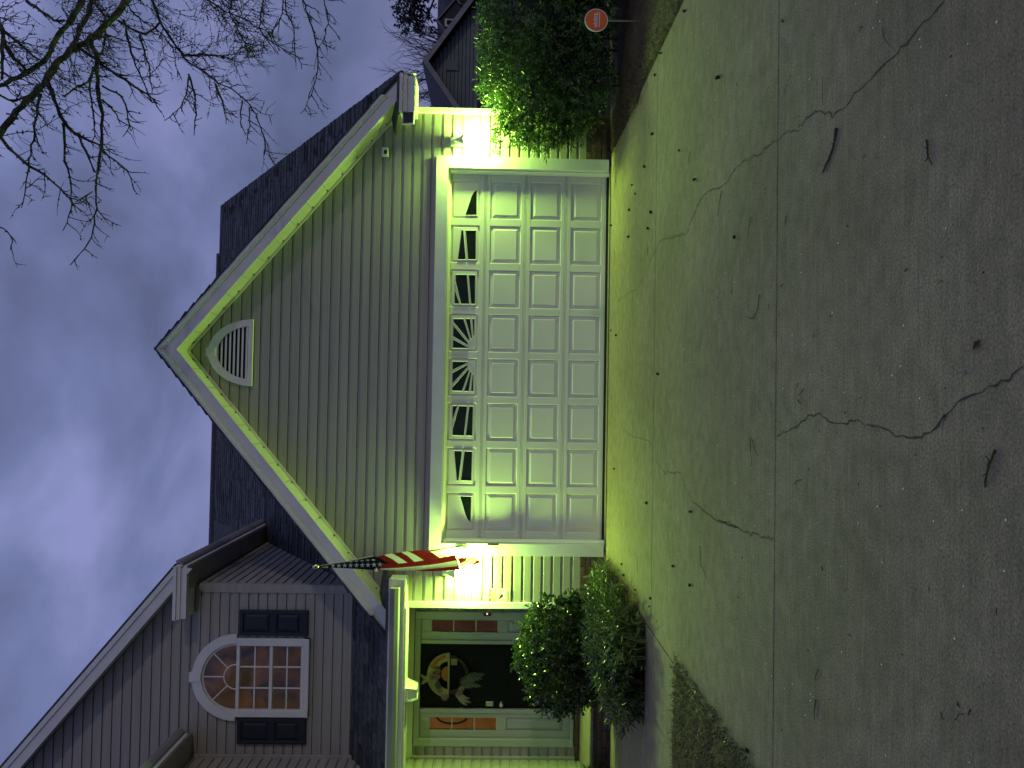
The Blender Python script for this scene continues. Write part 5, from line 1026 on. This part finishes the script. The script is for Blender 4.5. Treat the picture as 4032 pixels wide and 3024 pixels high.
# ------------------------------------------------------------------ houses and trees beyond the hedge
nh = thing('neighbour_house', (12.6,20,0), 'low grey green gabled house beyond the hedge', 'house')
ax_, az, hw, sl_ = 12.6, 4.30, 3.15, .70
MB().prism([(ax_-hw+.35,20,-.05),(ax_+hw-.35,20,-.05),(ax_+hw-.35,20,az-sl_*(hw-.35)),(ax_,20,az),(ax_-hw+.35,20,az-sl_*(hw-.35))], (0,11,0)).build('wall', DARKSIDE, nh)
for s in (-1, 1):
    MB().prism([(ax_,19.6,az+.05),(ax_+s*hw,19.6,az+.05-sl_*hw),(ax_+s*hw,19.6,az+.22-sl_*hw),(ax_,19.6,az+.22)], (0,11.6,0)).build('roof', FARROOF, nh)
    MB().prism([(ax_,19.56,az-.03),(ax_+s*hw,19.56,az-.03-sl_*hw),(ax_+s*hw,19.56,az+.2-sl_*hw),(ax_,19.56,az+.2)], (0,.04,0)).build('rake_board', GREYTRIM, nh)
k = 0
while .0+k*.15 < az-.15:
    z = k*.15; h_ = min(hw-.36, (az-z-.15)/sl_)
    if h_ > .1: MB().prism([(ax_-h_,19.985,z),(ax_+h_,19.985,z),(ax_+h_,19.985,z+.118),(ax_-h_,19.985,z+.118)], (0,.01,0)).build('siding_board', GREYSIDE, nh)
    k += 1
MB().bbox(12.42, 12.86, 19.93, 19.97, 3.12, 3.62, .02).build('gable_vent', GREYSIDE, nh)
for x0, x1 in ((10.95,12.40),(12.62,14.02),(14.10,15.0)):
    wf = MB().bbox(x0-.05, x1+.05, 19.92, 19.97, .85, 2.42, .01).build('window', GREYTRIM, nh); MB().box(x0, x1, 19.905, 19.918, .9, 2.37).build('pane', FARGLASS, wf)
dh = thing('dark_house', (20.6,32,0), 'dark two gabled house with a white framed window behind the grey green one', 'house')
MB().box(17.5, 27, 33, 42, -.05, 3.2).build('wall', DARKSIDE, dh)
MB().prism([(17.0,32.6,3.1),(27.5,32.6,3.1),(27.5,37.5,5.3),(17.0,37.5,5.3)], (0,0,.15)).build('roof', FARROOF, dh)
MB().prism([(17.0,37.5,5.3),(27.5,37.5,5.3),(27.5,42.5,3.1),(17.0,42.5,3.1)], (0,0,.15)).build('roof', FARROOF, dh)
for gx_, gzp in ((20.45,5.0),(22.6,4.75)):
    MB().prism([(gx_-1.1,32,1.5),(gx_+1.1,32,1.5),(gx_+1.1,32,gzp-.95),(gx_,32,gzp-.06),(gx_-1.1,32,gzp-.95)], (0,4,0)).build('gable_wall', DARKSIDE, dh)
    for s in (-1, 1):
        MB().prism([(gx_,31.9,gzp-.05),(gx_+s*1.25,31.9,gzp-.05-1.03),(gx_+s*1.25,31.9,gzp+.06-1.03),(gx_,31.9,gzp+.06)], (0,.08,0)).build('rake_board', GREYTRIM, dh)
        MB().prism([(gx_,31.98,gzp-.03),(gx_+s*1.25,31.98,gzp-1.06),(gx_+s*1.25,31.98,gzp+.03-1.03),(gx_,31.98,gzp+.05)], (0,5,0)).build('roof', FARROOF, dh)
wf = MB().bbox(20.08, 20.52, 31.9, 31.97, 3.75, 4.58, .02).build('window', TRIM, dh); MB().box(20.18, 20.42, 31.885, 31.898, 3.86, 4.47).build('pane', FARGLASS, wf)
def far_tree(name, x, y, h, lab, bare=True, spread=1.5, n=7):
    t = thing(name, (x,y,0), lab, 'tree'); MB().tube([(x,y,-.05),(x+.05,y,h*.4),(x,y,h*.55)], [.16,.11,.08], 8).build('trunk', FARBARK, t)
    m = MB()
    def grow(st, d, ln, r, dep):
        k = 5; P = [st]
        for i in range(k): d = (d+Vector((random.gauss(0,.12),random.gauss(0,.12),.03))).normalized(); P.append(P[-1]+d*ln/k)
        m.tube(P, [r*(1-.15*i) for i in range(k+1)], 4, cap=False)
        if dep:
            for i in range(1, k+1):
                for s in range(2 if dep > 1 else 1): grow(P[i], (d+Vector((random.gauss(0,.5),random.gauss(0,.5),random.gauss(.15,.25)))).normalized(), ln*random.uniform(.35,.6), r*.5, dep-1)
    for i in range(n): a = i*2*math.pi/n+random.random(); grow(Vector((x,y,h*random.uniform(.35,.55))), Vector((math.cos(a)*.55*spread/1.5,math.sin(a)*.5,1)).normalized(), h*random.uniform(.30,.45), .04, 2)
    m.build('branches', FARBARK, t); return t
far_tree('winter_tree', 14.6, 25, 6.4, 'leafless fine branched tree right behind the ridge of the low house')
far_tree('winter_tree', 17.0, 28, 6.6, 'leafless tree between the low house and the dark house', n=6)
far_tree('winter_tree', 13.2, 26, 5.6, 'leafless tree beside the garage eave, lower than its neighbours', n=6)
et = thing('evergreen_tree', (22.5,28,0), 'dark leafy tree hanging over the dark house', 'tree')
MB().tube([(22.5,28,-.05),(22.3,28,3),(22.0,28,6)], [.3,.25,.15], 8).build('trunk', FARBARK, et)
EB = [(18.7,28,6.15,.75,1,.45),(18.3,28,5.3,.4,.8,.45),(19.3,28,5.6,.5,.8,.55),(20.7,28,6.3,1.0,1.2,.8),(21.4,28,5.4,1.1,1.2,.9),(22.6,28,6.8,1.7,1.6,1.5),(19.9,28,6.6,.6,.8,.35),(20.4,28,5.35,.5,.7,.5),(23,28,4.6,1.2,1.3,1.0)]
V, F = shrub_leaves(EB, 900, 8, .20, .055, .3, deep=.8); np_mesh('foliage', V, F, FARLEAF, et, kind='stuff')
m = MB()
for b in EB: m.tube([(22.3,28,3.5),((22.3+b[0])/2,28,(3.8+b[2])/2),(b[0],28,b[2])], [.12,.07,.03], 5)
m.build('branch', FARBARK, et)
lt = thing('low_evergreen', (9.9,24,0), 'dark bushy evergreen behind the garage corner', 'tree')
V, F = shrub_leaves([(11.2,25,2.6,.9,.9,1.1),(10.5,24.5,1.6,1.2,1,1.5),(12.4,24,3.6,.4,.4,.5)], 420, 8, .16, .045, .25, deep=.8); np_mesh('foliage', V, F, FARLEAF, lt, kind='stuff')
MB().tube([(10.8,25,-.05),(10.8,25,2.5)], [.12,.06], 6).build('trunk', FARBARK, lt)
# ------------------------------------------------------------------ litter on the drive
bm_ = bmesh.new(); bmesh.ops.create_icosphere(bm_, subdivisions=2, radius=.0155)
for i, v in enumerate(bm_.verts): v.co *= (1.28 if i % 3 == 0 else .86)
SM = bpy.data.meshes.new('seed_ball'); bm_.to_mesh(SM); bm_.free(); SM.materials.append(SEED)
for i, (x, y) in enumerate(D['balls']):
    o = bpy.data.objects.new('seed_ball', SM); COL.objects.link(o); o.location = (x, y, .014); s = random.uniform(.6,1.0); o.scale = (s,s,s*.95); o.rotation_euler = (random.random()*6,random.random()*6,random.random()*6)
    tag(o, 'small dark spiky seed ball lying on the ground near the garage', 'seed ball', 'seed balls on the driveway')
for i, T in enumerate(D['twigs']):
    pts = [Vector((x,y,.006)) for x, y in T]; ln_ = sum((b-a).length for a, b in zip(pts, pts[1:])); big = i in (0, 1, 15)
    if len(pts) == 2: pts.insert(1, pts[0].lerp(pts[1], random.uniform(.4,.6))+Vector((random.gauss(0,.06)*ln_,random.gauss(0,.06)*ln_,.002)))
    r = .0062 if i == 0 else (.0045 if big else random.uniform(.0012,.0028)); P = resample(pts, 9)
    P = [q+Vector((random.gauss(0,.12)*r*3,random.gauss(0,.12)*r*3,0)) for q in P]
    m = MB(); m.tube(P, [r*random.uniform(.7,1.2)*(1-.35*k/9) for k in range(10)], 5)
    if big:
        m.tube([P[3],P[3]+Vector((.014,.012,.006))], [r*.6,r*.3], 4); m.tube([P[6],P[6]+Vector((-.011,.016,.004))], [r*.6,r*.3], 4)
    base = tuple(P[0]); o = m.build('twig', TWIG, base=base)
    if i == 0: tag(o, 'longest dark stick lying near the right side of the driveway', 'stick')
    elif i == 1: tag(o, 'forked dark stick low on the right side of the driveway', 'stick')
    elif i == 15: tag(o, 'knobbly dark stick lying near the left front of the driveway', 'stick')
    else: tag(o, 'short thin dark twig lying flat on the driveway', 'twig', 'small twigs on the driveway')
def scrap(nm, x, y, s, a, m_, lab, cat):
    c_, s_ = math.cos(a), math.sin(a); P = [(-1,-.1,.004),(-.2,-.42,.010),(1,.05,.003),(.1,.45,.012),(-.6,.3,.005)]
    o = MB().add([(x+s*(u*c_-v*s_), y+s*(u*s_+v*c_), z) for u, v, z in P], [(0,1,2),(0,2,3),(0,3,4)]).build(nm, m_, base=(x,y,0)); tag(o, lab, cat)
scrap('fallen_leaf', -.43, -7.65, .026, 2.2, REDLEAF, 'curled dark red leaf low on the driveway, near the long crack', 'leaf')
scrap('fallen_leaf', 1.39, -6.04, .018, .4, REDLEAF, 'small oval reddish leaf just below the dark driveway joint', 'leaf')
scrap('leaf_scrap', -.51, -7.597, .013, 1.0, PAPER, 'tiny pale scrap of leaf beside the dark red leaf', 'scrap')
m = MB()
for k in range(900):
    y = -9.2*random.random()**.8-.05; x = random.uniform(-2.6,2.6); s = random.uniform(.0012,.0042); a = random.uniform(0,3.14); l_ = s*random.choice((1,1,1.6,3.5))
    dx, dy = math.cos(a)*l_, math.sin(a)*l_; m.add([(x-dx,y-dy,.0015),(x+dy*s/l_,y-dx*s/l_,.0015),(x+dx,y+dy,.0015),(x-dy*s/l_,y+dx*s/l_,.0045)], [(0,1,2),(0,2,3),(0,3,1)])
tag(m.build('litter_crumbs', TWIG, kind='stuff'), 'fine dark crumbs of leaf and bark scattered over the driveway', 'litter')
